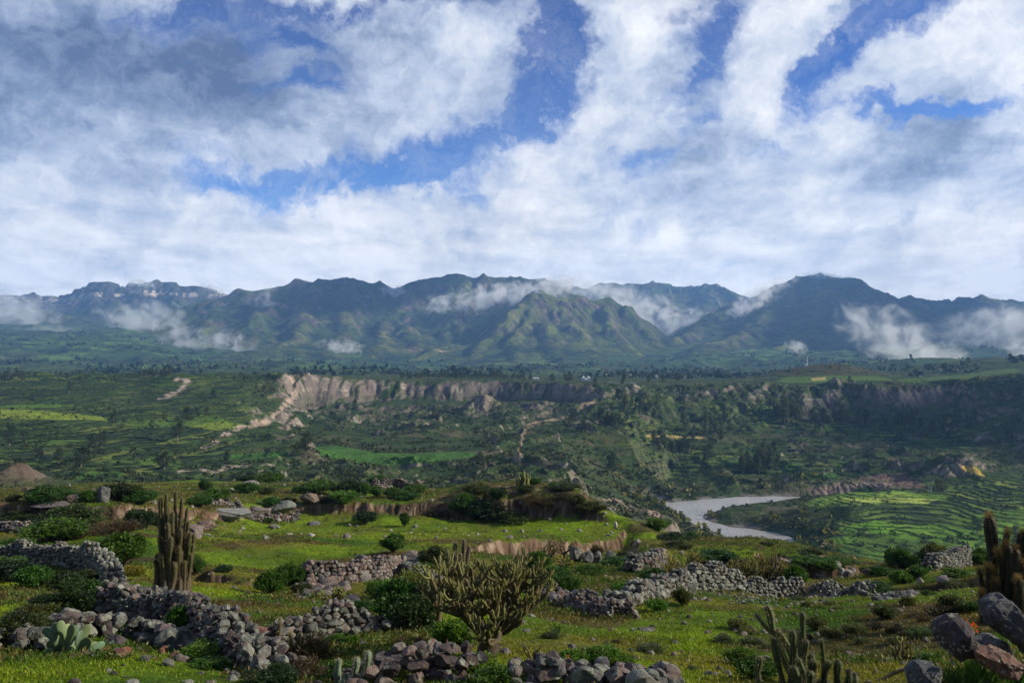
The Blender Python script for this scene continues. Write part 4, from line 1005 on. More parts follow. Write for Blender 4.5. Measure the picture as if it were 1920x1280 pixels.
# ------------------------------------------------------------------ boulders
BG_ = 'loose boulders on the hillside'
for i, (lb, px, py, lo, hi, w, h, c, m) in enumerate([
 ('broad pale striped rock lying on the slope above the meadow', 425, 972, 60, 110, 88, 20, (.30,.29,.27), M_rockg),
 ('rounded brown rock at the end of the broad pale striped rock', 485, 968, 60, 112, 48, 21, (.24,.20,.17), M_rock),
 ('grey green peaked rock beside the stony bank', 527, 963, 60, 115, 54, 26, (.22,.23,.21), M_rockg),
 ('square brown boulder at the end of the tumbled crest wall', 582, 942, 70, 125, 38, 20, (.23,.16,.12), M_rock),
 ('pale slab tilted on top of a crest bush', 467, 912, 80, 140, 32, 12, (.36,.33,.31), M_rock),
 ('long purple slab lying under the widest crest bush', 100, 948, 60, 90, 80, 9, (.20,.16,.17), M_rock),
 ('brown rock beside the long purple slab', 138, 942, 60, 90, 30, 14, (.20,.14,.11), M_rock),
 ('upright grey block among the crest bushes', 194, 940, 60, 100, 26, 30, (.17,.17,.17), M_rockg),
 ('flat red rock on the crest grass near the brown mound', 57, 921, 80, 135, 28, 9, (.34,.19,.15), M_rock),
 ('reddish rock with a dark side on the meadow beside the column cactus', 385, 992, 50, 90, 34, 17, (.24,.15,.13), M_rock),
 ('large rounded rock partly behind the column cactus', 360, 1008, 45, 80, 48, 26, (.24,.18,.16), M_rock),
 ('low grey stone in the middle of the upper meadow', 515, 990, 60, 95, 22, 8, (.30,.29,.27), M_rock),
 ('thin dark stone lying in the upper meadow', 590, 984, 60, 96, 24, 7, (.26,.25,.26), M_rock),
 ('big flat topped rock behind the pale green wall end', 775, 1058, 34, 60, 58, 26, (.22,.19,.17), M_rock),
 ('dark grey block standing alone on the bare ground', 660, 1134, 20, 34, 34, 20, (.13,.12,.13), M_rock),
 ('tall grey block, first of the row under the small branching cactus', 1078, 1052, 36, 60, 24, 30, (.17,.165,.16), M_rockg),
 ('slanting grey block, second of the row under the small branching cactus', 1102, 1054, 36, 60, 22, 22, (.16,.16,.155), M_rockg),
 ('dark round block in the middle of the row before the eroded bank', 1118, 1053, 36, 60, 20, 22, (.12,.12,.12), M_rockg),
 ('dark pointed block at the bank end of the row of blocks', 1142, 1055, 36, 60, 24, 24, (.14,.14,.14), M_rockg),
 ('small pink stone leaning on the dark pointed block', 1150, 1058, 36, 58, 12, 8, (.34,.25,.20), M_rock),
 ('white pointed stone on the tip of the meadow', 1155, 990, 60, 100, 7, 13, (.55,.5,.45), M_rock),
 ('large red brown stone, split in two, before the row of lichened blocks', 224, 1232, 10, 14, 30, 20, (.30,.14,.10), M_rock),
 ('red stone leaning against the split red brown stone', 240, 1228, 10, 14, 15, 18, (.34,.13,.08), M_rock),
 ('flat purple stone between the prickly pear and the split red stone', 175, 1229, 10, 14, 20, 9, (.14,.12,.15), M_rock),
 ('small orange stone sitting on the lawn edge', 304, 1226, 10, 14, 13, 12, (.36,.15,.08), M_rock),
 ('brown stone at the foot of the retaining wall', 331, 1234, 9.5, 14, 24, 14, (.27,.13,.09), M_rock),
 ('grey stone with a pale rim touching the brown stone', 346, 1240, 9.5, 14, 20, 11, (.14,.14,.13), M_rockg),
 ('pale grey stone half buried at the end of the lawn', 402, 1250, 9, 13, 15, 12, (.25,.25,.22), M_rockg),
 ('pale upright stone on the grass beside green weeds', 1725, 1098, 24, 40, 12, 17, (.40,.34,.31), M_rock),
 ('pale violet boulder near the end of the slanting stone stub', 1771, 1094, 26, 44, 24, 16, (.34,.28,.28), M_rock),
 ('dark flat rock on the turf before the small bushes', 1762, 1108, 20, 36, 9, 5, (.07,.05,.045), M_rock),
 ('flat black rock topping the turf beside the tumbled wall end', 1642, 1058, 36, 58, 26, 9, (.10,.10,.11), M_rock),
 ('purple boulder embedded in the earth beyond the tumbled wall', 1588, 1072, 34, 52, 16, 14, (.16,.11,.12), M_rock),
 ('brown boulder embedded in the slope above the bare earth bank', 1628, 1070, 33, 52, 24, 14, (.17,.10,.08), M_rock),
 ('white stone lying alone on the grass below the pale wall', 1253, 1146, 18, 30, 8, 6, (.5,.5,.48), M_rock),
 ('flat grey stone lying in the grass path', 1212, 1181, 14, 24, 34, 5, (.20,.18,.17), M_rock),
 ]):
    boulder(lb, px, py, lo, hi, w, h, 60 + i, c, m, BG_)
boulder('rosy flat capstone lying on the shoulder of the retaining wall', 478, 1196, 9, 16, 78, 22, 131, (.30,.15,.115), M_rock, BG_, depth=.35, name='capstone')
BIG = 'big boulders beside the dark column cacti'
def block(label, pts_front, D, thick, col, mat, seed, tiltz=0.0, name='boulder', top_shift=(0.1, 0.25)):
    """a boulder whose outline is given in pixels at a distance; its back is narrower and leans away"""
    rs = np.random.RandomState(seed); n = len(pts_front)
    P = np.array([((x - 960) / FOC * D, 0.0, (640 - y) / FOC * D) for x, y in pts_front]); c0 = P.mean(0); P -= c0
    rings = []
    for t, sc, sh in ((-0.5, .55, (0, -.05)), (-0.30, .90, (0, 0)), (0.0, 1.0, (0, 0)), (.35, .92, top_shift), (.8, .6, top_shift), (1.0, .2, top_shift)):
        Q = P * sc; Q[:, 1] = t * thick; Q[:, 0] += sh[0] * thick * max(t, 0); Q[:, 2] += sh[1] * thick * max(t, 0) * .3
        Q += rs.normal(size=Q.shape) * .018; rings.append(Q)
    bm_V = np.concatenate(rings + [[[0, -0.55 * thick, 0]]]); F = []
    for r in range(len(rings) - 1):
        for i in range(n): a, b2 = r * n + i, r * n + (i + 1) % n; F += [(a, b2, b2 + n), (a, b2 + n, a + n)]
    for i in range(n): F.append((i, len(bm_V) - 1, (i + 1) % n)); 
    for i in range(1, n - 1): F.append(((len(rings) - 1) * n, (len(rings) - 1) * n + i, (len(rings) - 1) * n + i + 1))
    me0 = np_mesh(name, bm_V, np.array(F), mat, np.array(col) * np.ones((len(bm_V), 3)), smooth_=False)
    o = add_obj(name, me0)
    o.location = (c0[0], D, c0[2])
    md = o.modifiers.new('round', 'SUBSURF'); md.subdivision_type = 'SIMPLE'; md.levels = 3; md.render_levels = 3
    tx = bpy.data.textures.new('chips', 'CLOUDS'); tx.noise_scale = .22; tx.noise_depth = 3
    dm = o.modifiers.new('chips', 'DISPLACE'); dm.texture = tx; dm.strength = .12; dm.texture_coords = 'LOCAL'
    return set_meta(o, label, 'boulder', BIG)
block('tall grey slab with pale lichen crust leaning under the dark cacti', [(1842,1134),(1860,1120),(1884,1118),(1902,1133),(1922,1168),(1940,1200),(1952,1232),(1930,1236),(1900,1212),(1872,1184),(1848,1164)], 9.3, .45, (.060,.058,.066), M_slab, 1)
block('dark purple wedge shaped boulder with a black hollow side', [(1762,1170),(1778,1161),(1806,1160),(1815,1176),(1825,1195),(1837,1222),(1820,1228),(1790,1236),(1775,1222),(1764,1195)], 8.8, .4, (.048,.036,.041), M_slab, 2)
block('long orange brown rock lying against the wedge boulder', [(1840,1226),(1862,1220),(1885,1226),(1905,1238),(1925,1250),(1900,1262),(1860,1258),(1840,1245)], 8.3, .35, (.13,.066,.043), M_slab, 3)
block('low dark lichened rock in the grass corner', [(1708,1262),(1722,1249),(1750,1248),(1765,1262),(1760,1290),(1712,1290)], 8.2, .3, (.06,.063,.068), M_slab, 4)
block('grey shattered rock under the tall grey slab', [(1836,1205),(1860,1195),(1880,1200),(1895,1232),(1870,1240),(1840,1232)], 9.6, .35, (.08,.075,.084), M_slab, 5)

# ------------------------------------------------------------------ column cacti
CC = 'column cacti on the hillside'
def path(p0, h, lean, rs, n=9, wob=.03):
    pts = []; x, y, z = p0; k1, k2 = rs.rand() * 6, rs.rand() * 6
    for i in range(n):
        t = i / (n - 1)
        pts.append((x + lean[0] * t * t * .6 + lean[0] * t * .4 + wob * math.sin(k1 + t * 5) - wob * math.sin(k1), y + lean[1] * t + wob * math.sin(k2 + t * 4) - wob * math.sin(k2), z + h * t))
    return pts
def stem_parts(pts, r, rs, ribs=8, depth=.28, col=(.045,.07,.03), col2=(.10,.11,.05), spines=0, old=0.5, spl=.035, spc=(.33, .27, .15)):
    pts = np.array(pts); n0 = 14; t = np.linspace(0, 1, len(pts)); tt = np.concatenate([np.linspace(0, .9, n0), [.94, .97, .99, 1.0]])
    P = np.stack([np.interp(tt, t, pts[:, k]) for k in range(3)], 1)
    Rr = r * (0.85 + .15 * np.sin(tt * 9 + rs.rand() * 6)); Rr[-4:] = r * np.array([.88, .68, .42, .05])
    V, F, K = tube(P, Rr, ribs=ribs, depth=depth, col=col, col2=col2, phase=rs.rand())
    seg = ribs * 2; hh = np.repeat(tt, seg)[:, None]
    corky = np.array((.10, .078, .055)); K = K + (corky - K) * np.clip((old - hh) * 3 + .6 * perlin(V[:, 2] * 5, V[:, 0] * 9, 4)[:, None], 0, .9)
    sp = None
    if spines:
        ring = V.reshape(len(P), seg, 3)[:, ::2]; A = []
        T = np.linspace(0, len(P) - 1.01, spines)
        for q in T:
            i = int(q); f = q - i; rr = ring[i] * (1 - f) + ring[i + 1] * f; cc = P[i] * (1 - f) + P[i + 1] * f
            for p in rr: A.append((p, p - cc))
        Pn = np.array([a[0] for a in A]); O = np.array([a[1] for a in A]); O /= np.linalg.norm(O, axis=1)[:, None] + 1e-9
        Pn = np.repeat(Pn, 3, 0); O = np.repeat(O, 3, 0)
        sp = leaves(Pn, spl, rs, 0.0, .09, O * 1.6, spc, .3)
    return (V, F, K), sp
def column_cactus(label, px, py, lo, hi, stems, seed, spines=0, dry=.5, col=(.045,.07,.03), col2=(.10,.11,.05), name='column_cactus', group=CC, spl=.035, at=None, spc=(.33, .27, .15), gold=False):
    """stems: (x offset in pixels, y offset m, height px, radius m, lean px)"""
    rs = np.random.RandomState(seed); g = at or ground(px, py, lo, hi); k = g.y / FOC
    e = empty(name, tuple(g), label, 'cactus', group)
    for (ox, oy, hp, r, ln) in stems:
        x = ox * k; zz_ = H(g.x + x, g.y + oy) - g.z - .05
        pts = path((x, oy, zz_), hp * k, (ln * k, (rs.rand() - .5) * .2), rs, wob=r * .35)
        s, sp = stem_parts(pts, r, rs, spines=spines, old=dry, col=col, col2=col2, spl=spl, spc=spc)
        o = add_obj('stem', np_mesh('stem', *s[:2], M_cact, s[2]), e)
        if gold:
            tip = np.array(pts[-1]); Pg = tip + rs.normal(size=(420, 3)) * np.array([.03, .03, .035]); gs = leaves(Pg, .06, rs, .5, .07, (Pg - tip) * 20, (.34, .20, .05), .4); V_, F_, K_ = merge([sp, gs]); sp = (V_, F_, K_)
        if sp is not None: add_obj('spines', np_mesh('spines', sp[0], sp[1], M_spine, sp[2], smooth_=False), o)['kind'] = 'stuff'
    return e
rs0 = np.random.RandomState(5)
st_ = [(-18 + rs0.rand() * 6, (rs0.rand() - .5) * .6, 0, 0, 0) for _ in range(0)]
big = [(-22,.1,178,.085,2),(-16,0,128,.09,-12),(-10,.2,186,.08,-2),(-4,-.1,120,.10,-3),(0,.3,190,.085,4),(4,0,150,.09,0),(9,.1,176,.08,7),(13,-.1,118,.085,5),(18,.2,132,.075,8),(24,0,112,.08,9),(29,.1,108,.07,8),(33,0,90,.065,6),
       (-27,0,70,.09,-4),(-8,-.3,95,.10,0),(6,-.35,105,.10,2),(20,-.3,88,.085,4),(12,.4,100,.09,3),(-14,-.25,105,.09,-3),(27,-.2,60,.06,5),(1,-.3,130,.08,-3),(-24,-.3,60,.10,-2),(16,.3,160,.07,10),(-19,.3,150,.07,-9),(9,-.4,58,.11,3),(-3,-.45,72,.11,-2),(22,-.35,76,.09,3),(30,-.1,74,.07,8)]
column_cactus('old many stemmed column cactus, brown below and green ribbed above, on the stone platform', 322, 1106, 18, 34, big, 11, spines=18, dry=.72, col=(.026,.030,.016), col2=(.085,.075,.028), spl=.06, spc=(.20,.15,.07))
column_cactus('three black withered cactus columns behind the crown of the branching cactus', 868, 1085, 26, 44, [(-28,.1,58,.07,-2),(-10,0,70,.10,-4),(2,.2,78,.10,-1),(8,0,66,.09,6),(-40,-.3,48,.07,-3),(-8,-.4,52,.10,4)], 12, 12, 1.2, (.03,.028,.022), (.06,.05,.04), spl=.07)
column_cactus('dark slender cactus stems standing in the shade of the big green bush', 800, 1176, 15, 30, [(-14,0,78,.06,0),(-4,.1,92,.065,5),(8,.1,98,.07,2),(20,.3,88,.08,-2),(0,-.2,60,.06,3)], 13, 14, .9, (.028,.036,.02), (.06,.06,.03), spl=.05)
column_cactus('dark furry column cactus with yellow spined tips over the boulders', 1885, 1165, 10.5, 18, [(-12,.2,205,.125,-8),(-4,0,150,.12,4),(12,0,118,.12,14),(-38,.1,104,.065,-3),(-30,.1,112,.065,-2),(-22,.2,108,.06,2),(-46,0,66,.055,-4),(30,.3,175,.14,10),(42,.2,196,.15,12),(22,-.1,140,.12,-4),(56,.2,150,.15,8),(-8,.05,172,.06,22),(2,.1,140,.055,-16),(36,.2,120,.06,-22),(-26,.15,74,.05,14),(16,.05,98,.06,20),(4,-.2,90,.10,2),(-16,-.15,80,.07,-4)], 14, 34, .15, (.012,.016,.009), (.034,.032,.016), spl=.06, spc=(.16,.10,.035), gold=True)
column_cactus('spiny green cactus fingers rising from the grass in front of the wormwood tufts', 1520, 1290, 7.0, 9.8, [(-46,.1,96,.045,-14),(-32,.1,112,.05,4),(-2,.35,142,.05,10),(-12,.2,98,.045,6),(8,.2,60,.05,4),(-14,0,62,.045,-8),(30,.1,62,.045,10),(46,.25,96,.035,-12),(58,.1,66,.05,-2),(22,.3,64,.05,-2),(-8,-.15,46,.055,2),(-34,-.15,48,.055,0),(76,.15,46,.045,2),(92,.1,34,.045,0),(-84,.2,54,.04,2),(110,.1,26,.05,0)], 15, 26, .35, (.026,.048,.016), (.075,.095,.034), spl=.03, spc=(.20,.16,.08))
# the tall crooked stem of that clump is a plant of its own
g = ground(1500, 1262, 7.4, 10.5); k = g.y / FOC
e = empty('column_cactus', tuple(g), 'crooked cactus with a hooked head and one drooping arm', 'cactus', CC)
def seg_px(pts, y=0.0): return [((x - 1500) * k, y, (1262 - yy) * k) for x, yy in pts]
rs1 = np.random.RandomState(21)
for pts, r in [([(1500,1275),(1478,1240),(1462,1205),(1452,1178),(1446,1155),(1444,1138),(1438,1122)], .052), ([(1450,1176),(1440,1168),(1430,1156),(1424,1148),(1416,1138)], .026),
               ([(1500,1270),(1490,1235),(1476,1200),(1462,1176),(1456,1166)], .035), ([(1520,1275),(1504,1240),(1488,1212),(1474,1190),(1462,1172)], .034)]:
    s, sp = stem_parts(seg_px(pts), r, rs1, spines=34, old=.2, spl=.03, col=(.035,.06,.02), col2=(.14,.15,.06))
    o = add_obj('stem', np_mesh('stem', *s[:2], M_cact, s[2]), e); add_obj('spines', np_mesh('spines', sp[0], sp[1], M_spine, sp[2], smooth_=False), o)['kind'] = 'stuff'
column_cactus('blue green ribbed cactus pair at the edge of the purple block heap', 668, 1292, 8.2, 11, [(-2,0,72,.045,2),(8,.05,80,.05,10),(-34,.1,62,.045,-3),(-26,0,34,.04,0)], 16, 26, .1, (.07,.11,.075), (.20,.26,.17), spl=.025)
column_cactus('thin dry cactus stems, one forked, at the shoulder of the retaining wall', 532, 1232, 9, 15, [(-10,0,76,.035,4),(-6,0,82,.03,-2),(4,.1,52,.03,4),(14,.1,56,.03,0),(22,.2,50,.03,3),(30,.1,44,.028,2)], 17, 20, .8, (.05,.045,.028), (.12,.10,.05), spl=.03)
column_cactus('single cactus stump standing on the tumbled hollow by weeds', 1744, 1072, 30, 46, [(0,0,14,.10,0),(5,.1,9,.09,1)], 18, 8, .2, (.05,.09,.03), (.10,.15,.05), spl=.05)
column_cactus('cluster of pale green cactus fingers on the crown of the earth mound', 980, 913, 95, 125, [(-6,0,22,.17,-2),(-3,.2,26,.17,-1),(0,0,30,.18,0),(4,0,31,.18,0),(7,0,26,.17,2),(11,.3,20,.16,4),(-10,.3,15,.16,-4),(2,-.2,20,.16,1)], 19, 0, .2, (.09,.11,.03), (.20,.20,.06))

# ------------------------------------------------------------------ branching  candelabra cacti
def candelabra(label, px, py, lo, hi, wpx, hpx, seed, limbs=7, depth=4, green=.6, name='candelabra_cactus', trunk=.25, col_tip=(.105,.108,.03), r0=None, droop=0.0, spin=10000, group='branching cacti'):
    rs = np.random.RandomState(seed); g = ground(px, py, lo, hi); k = g.y / FOC; w, h = wpx * k, hpx * k
    segs = []
    def grow(p, d, L_, r, lev):
        n = 5; pts = [np.array(p)]; d = np.array(d, float)
        for i in range(n):
            d = d + np.array([0, 0, .03 + .065 * lev]) + rs.normal(size=3) * .21; d /= np.linalg.norm(d); pts.append(pts[-1] + d * L_ / n)
        segs.append((pts, r, lev))
        if lev < depth:
            kids = 3 if rs.rand() < .62 else 2
            for c in range(kids):
                a = rs.rand() * 6.28; s_ = np.array([math.cos(a), math.sin(a), 0.0]); o_ = pts[-1] * np.array([1, 1, 0]); o_ /= np.linalg.norm(o_) + 1e-6
                dd = d * .55 + s_ * .75 + o_ * .45; dd[2] = dd[2] * .35 + .02
                q = pts[-1] if c < 2 else pts[3]
                grow(q, dd / np.linalg.norm(dd), L_ * (.72 + .15 * rs.rand()), r * .70, lev + 1)
    R0 = r0 or .05 * h + .02
    th = h * trunk
    tr = [np.array([0, 0, -.08]), np.array([.02 * w, 0, th * .5]), np.array([0, 0, th])]
    for i in range(limbs):
        a = i / limbs * 6.28 + rs.rand() * .5; el = (.05 + 1.1 * rs.rand() ** 1.5) if i % 3 else .02 + .2 * rs.rand()
        d = np.array([math.cos(a), math.sin(a), el]); grow(tr[-1] - np.array([0, 0, th * .35 * rs.rand()]), d / np.linalg.norm(d), h * .34, R0 * .55, 1)
    allp = np.concatenate([np.array(s[0]) for s in segs]); sx = (w * .5) / np.percentile(np.abs(allp[:, 0]), 99); sz = (h - th) / max(np.percentile(allp[:, 2] - th, 99.5), .01)
    def fit(P):
        P = np.array(P, float).copy(); P[:, 0] *= sx; P[:, 1] *= sx; up_ = P[:, 2] > th; P[up_, 2] = th + (P[up_, 2] - th) * sz; P[:, 2] = np.maximum(P[:, 2], .06); return P
    e = empty(name, tuple(g), label, 'cactus', group)
    V, F, K = merge([tube(tr, [R0 * 1.5, R0 * 1.15, R0 * .9], 10, col=(.05, .038, .027))] + [tube([tr[1] * .5, fit([s[0][0]])[0], fit([s[0][1]])[0]], [R0 * .7, R0 * .66, R0 * .5], 7, col=(.07, .055, .038)) for s in segs if s[2] == 1])
    add_obj('trunk', np_mesh('trunk', V, F, M_bark, K), e)
    parts, tips, spp, spo = [], [], [], []
    for pts, r, lev in segs:
        P = fit(pts); last = lev == depth
        rr = np.linspace(r, r * .8, len(P))
        if last: rr = np.concatenate([np.full(len(P) - 1, max(r, R0 * .12)), [r * .3]])
        f = lev / depth; c = np.array((.055, .042, .028)) * (1 - f) + np.array((.10, .082, .036)) * f
        if last: c = np.array(col_tip) * (.7 + .6 * rs.rand())
        (tips if last else parts).append(tube(P, rr, 6, col=c))
        if lev >= depth - 1:
            for q in range(6): spp.append(P[rs.randint(len(P) - 1)] + (P[1] - P[0]) * rs.rand()); 
    V, F, K = merge(parts); add_obj('branches', np_mesh('branches', V, F, M_bark, K), e)
    V, F, K = merge(tips); t = add_obj('shoots', np_mesh('shoots', V, F, M_cact, K), e)
    sp = np.array(spp); sp = sp[rs.randint(len(sp), size=spin)] + rs.normal(size=(spin, 3)) * .006 * (1 + h / 3)
    s = leaves(sp, .035 * max(h / 1.7, .4), rs, .1, .12, None, (.24, .19, .07), .4)
    add_obj('spines', np_mesh('spines', s[0], s[1], M_spine, s[2], smooth_=False), t)['kind'] = 'stuff'
    return e
candelabra('large spreading branching cactus with a thick dark trunk and straw yellow shoots', 912, 1228, 11, 18, 240, 186, 41, limbs=9, depth=5, trunk=.24, spin=22000, r0=.13)
candelabra('hanging dark cactus limb with curled ends beside the thick trunk', 1003, 1262, 9.5, 14, 55, 62, 42, limbs=3, depth=2, trunk=.3, spin=900, col_tip=(.10,.085,.04), r0=.022)
candelabra('yellow tipped fan shaped cactus behind the long pale wall', 1282, 1092, 29, 44, 88, 58, 43, limbs=9, depth=4, trunk=.18, col_tip=(.22,.20,.03), spin=6000)
candelabra('wide dome of dense olive cactus behind the pale wall', 1392, 1092, 36, 50, 62, 46, 44, limbs=13, depth=4, trunk=.08, col_tip=(.15,.14,.03), spin=6000)
candelabra('dense golden cactus dome touching the bush in the wall gap', 1440, 1090, 37, 52, 76, 58, 45, limbs=14, depth=4, trunk=.08, col_tip=(.19,.17,.035), spin=7000)
candelabra('dark bare branching cactus above the row of grey blocks', 1058, 1042, 40, 62, 42, 38, 46, limbs=6, depth=3, trunk=.3, col_tip=(.12,.09,.04), spin=2500)
candelabra('yellow flat crowned small cactus below the row of grey blocks', 1056, 1070, 32, 48, 44, 28, 47, limbs=7, depth=3, trunk=.4, col_tip=(.28,.22,.03), spin=2500)
candelabra('olive branching cactus beside the dark bare one', 1030, 1040, 42, 60, 40, 36, 48, limbs=9, depth=3, trunk=.1, col_tip=(.12,.12,.035), spin=2500)
candelabra('small slender candelabra cactus behind the short broken wall', 622, 1152, 17, 26, 56, 52, 49, limbs=8, depth=4, trunk=.4, col_tip=(.18,.18,.05), spin=5000)
candelabra('short antler shaped cactus among the lichen grey shrubs', 1692, 1240, 8.5, 13, 56, 46, 50, limbs=8, depth=3, trunk=.15, col_tip=(.20,.18,.035), spin=3000)
candelabra('dark dome of branching cactus on top of the tall bushy shrubs', 1752, 1012, 48, 66, 42, 34, 51, limbs=9, depth=4, trunk=.15, col_tip=(.07,.07,.025), spin=3000)
candelabra('yellow branching cactus growing out of the bush on the crest', 602, 913, 100, 140, 26, 22, 52, limbs=9, depth=3, trunk=.1, col_tip=(.20,.19,.05), spin=2500)
candelabra('yellow crowned cactus shrub half hidden by the big bush and the pale wall end', 780, 1092, 22, 36, 56, 34, 53, limbs=10, depth=3, trunk=.1, col_tip=(.17,.19,.04), spin=3000)

# prickly pear
def prickly_pear(label, px, py, lo, hi, seed):
    rs = np.random.RandomState(seed); g = ground(px, py, lo, hi); k = g.y / FOC; e = empty('prickly_pear', tuple(g), label, 'cactus')
    pv_, pf = ico(3)
    def pad(x, z, y, L_, wd, lean, turn):
        L_ *= .85; wd *= .85
        v = pv_.copy(); t = (v[:, 2] + 1) / 2; v[:, 0] *= wd * (.55 + .55 * t) ; v[:, 1] *= .018 + .012 * (1 - t); v[:, 2] = t * L_
        v = v @ np.array(Euler((lean[1], lean[0], turn), 'XYZ').to_matrix()).T
        v = v + np.array([x, y, z]); c = np.array((.115, .165, .085)) * (.75 + .5 * rs.rand())
        add_obj('pad', np_mesh('pad', v, pf, M_pad, c * np.ones((len(v), 3))), e)
    for (dx_, dz_, L_, wd, lx, tn) in [(-34,4,34,13,.9,.2),(-28,22,28,12,-.5,.1),(-14,18,40,14,-.15,.5),(-4,14,46,13,.1,1.2),(8,14,44,12,.12,.3),(16,12,52,14,.5,.2),(22,6,46,15,.85,.1),(40,4,44,12,1.2,.2),(-20,4,30,13,-.9,.3),(-38,-6,26,11,1.0,.1),(-30,-14,34,12,.95,.2),
        (2,34,40,12,-.1,.6),(12,26,46,13,.35,.1),(-10,38,30,12,-.2,.2),(-24,34,26,11,-.45,.9),(26,22,34,12,.7,1.0),(-2,0,34,14,.05,1.3),(10,0,30,12,.3,.9),(30,-4,36,13,1.1,.4),(-16,28,34,10,-.1,1.4)]:
        pad(dx_ * k, max(dz_, 0) * k - .02, (rs.rand() - .5) * .25 - .05, L_ * k, wd * k * .9, (lx, (rs.rand() - .5) * .7), tn + (rs.rand() - .5) * .5)
prickly_pear('pale green prickly pear with upright oval pads before the row of lichened blocks', 125, 1222, 10, 14, 61)
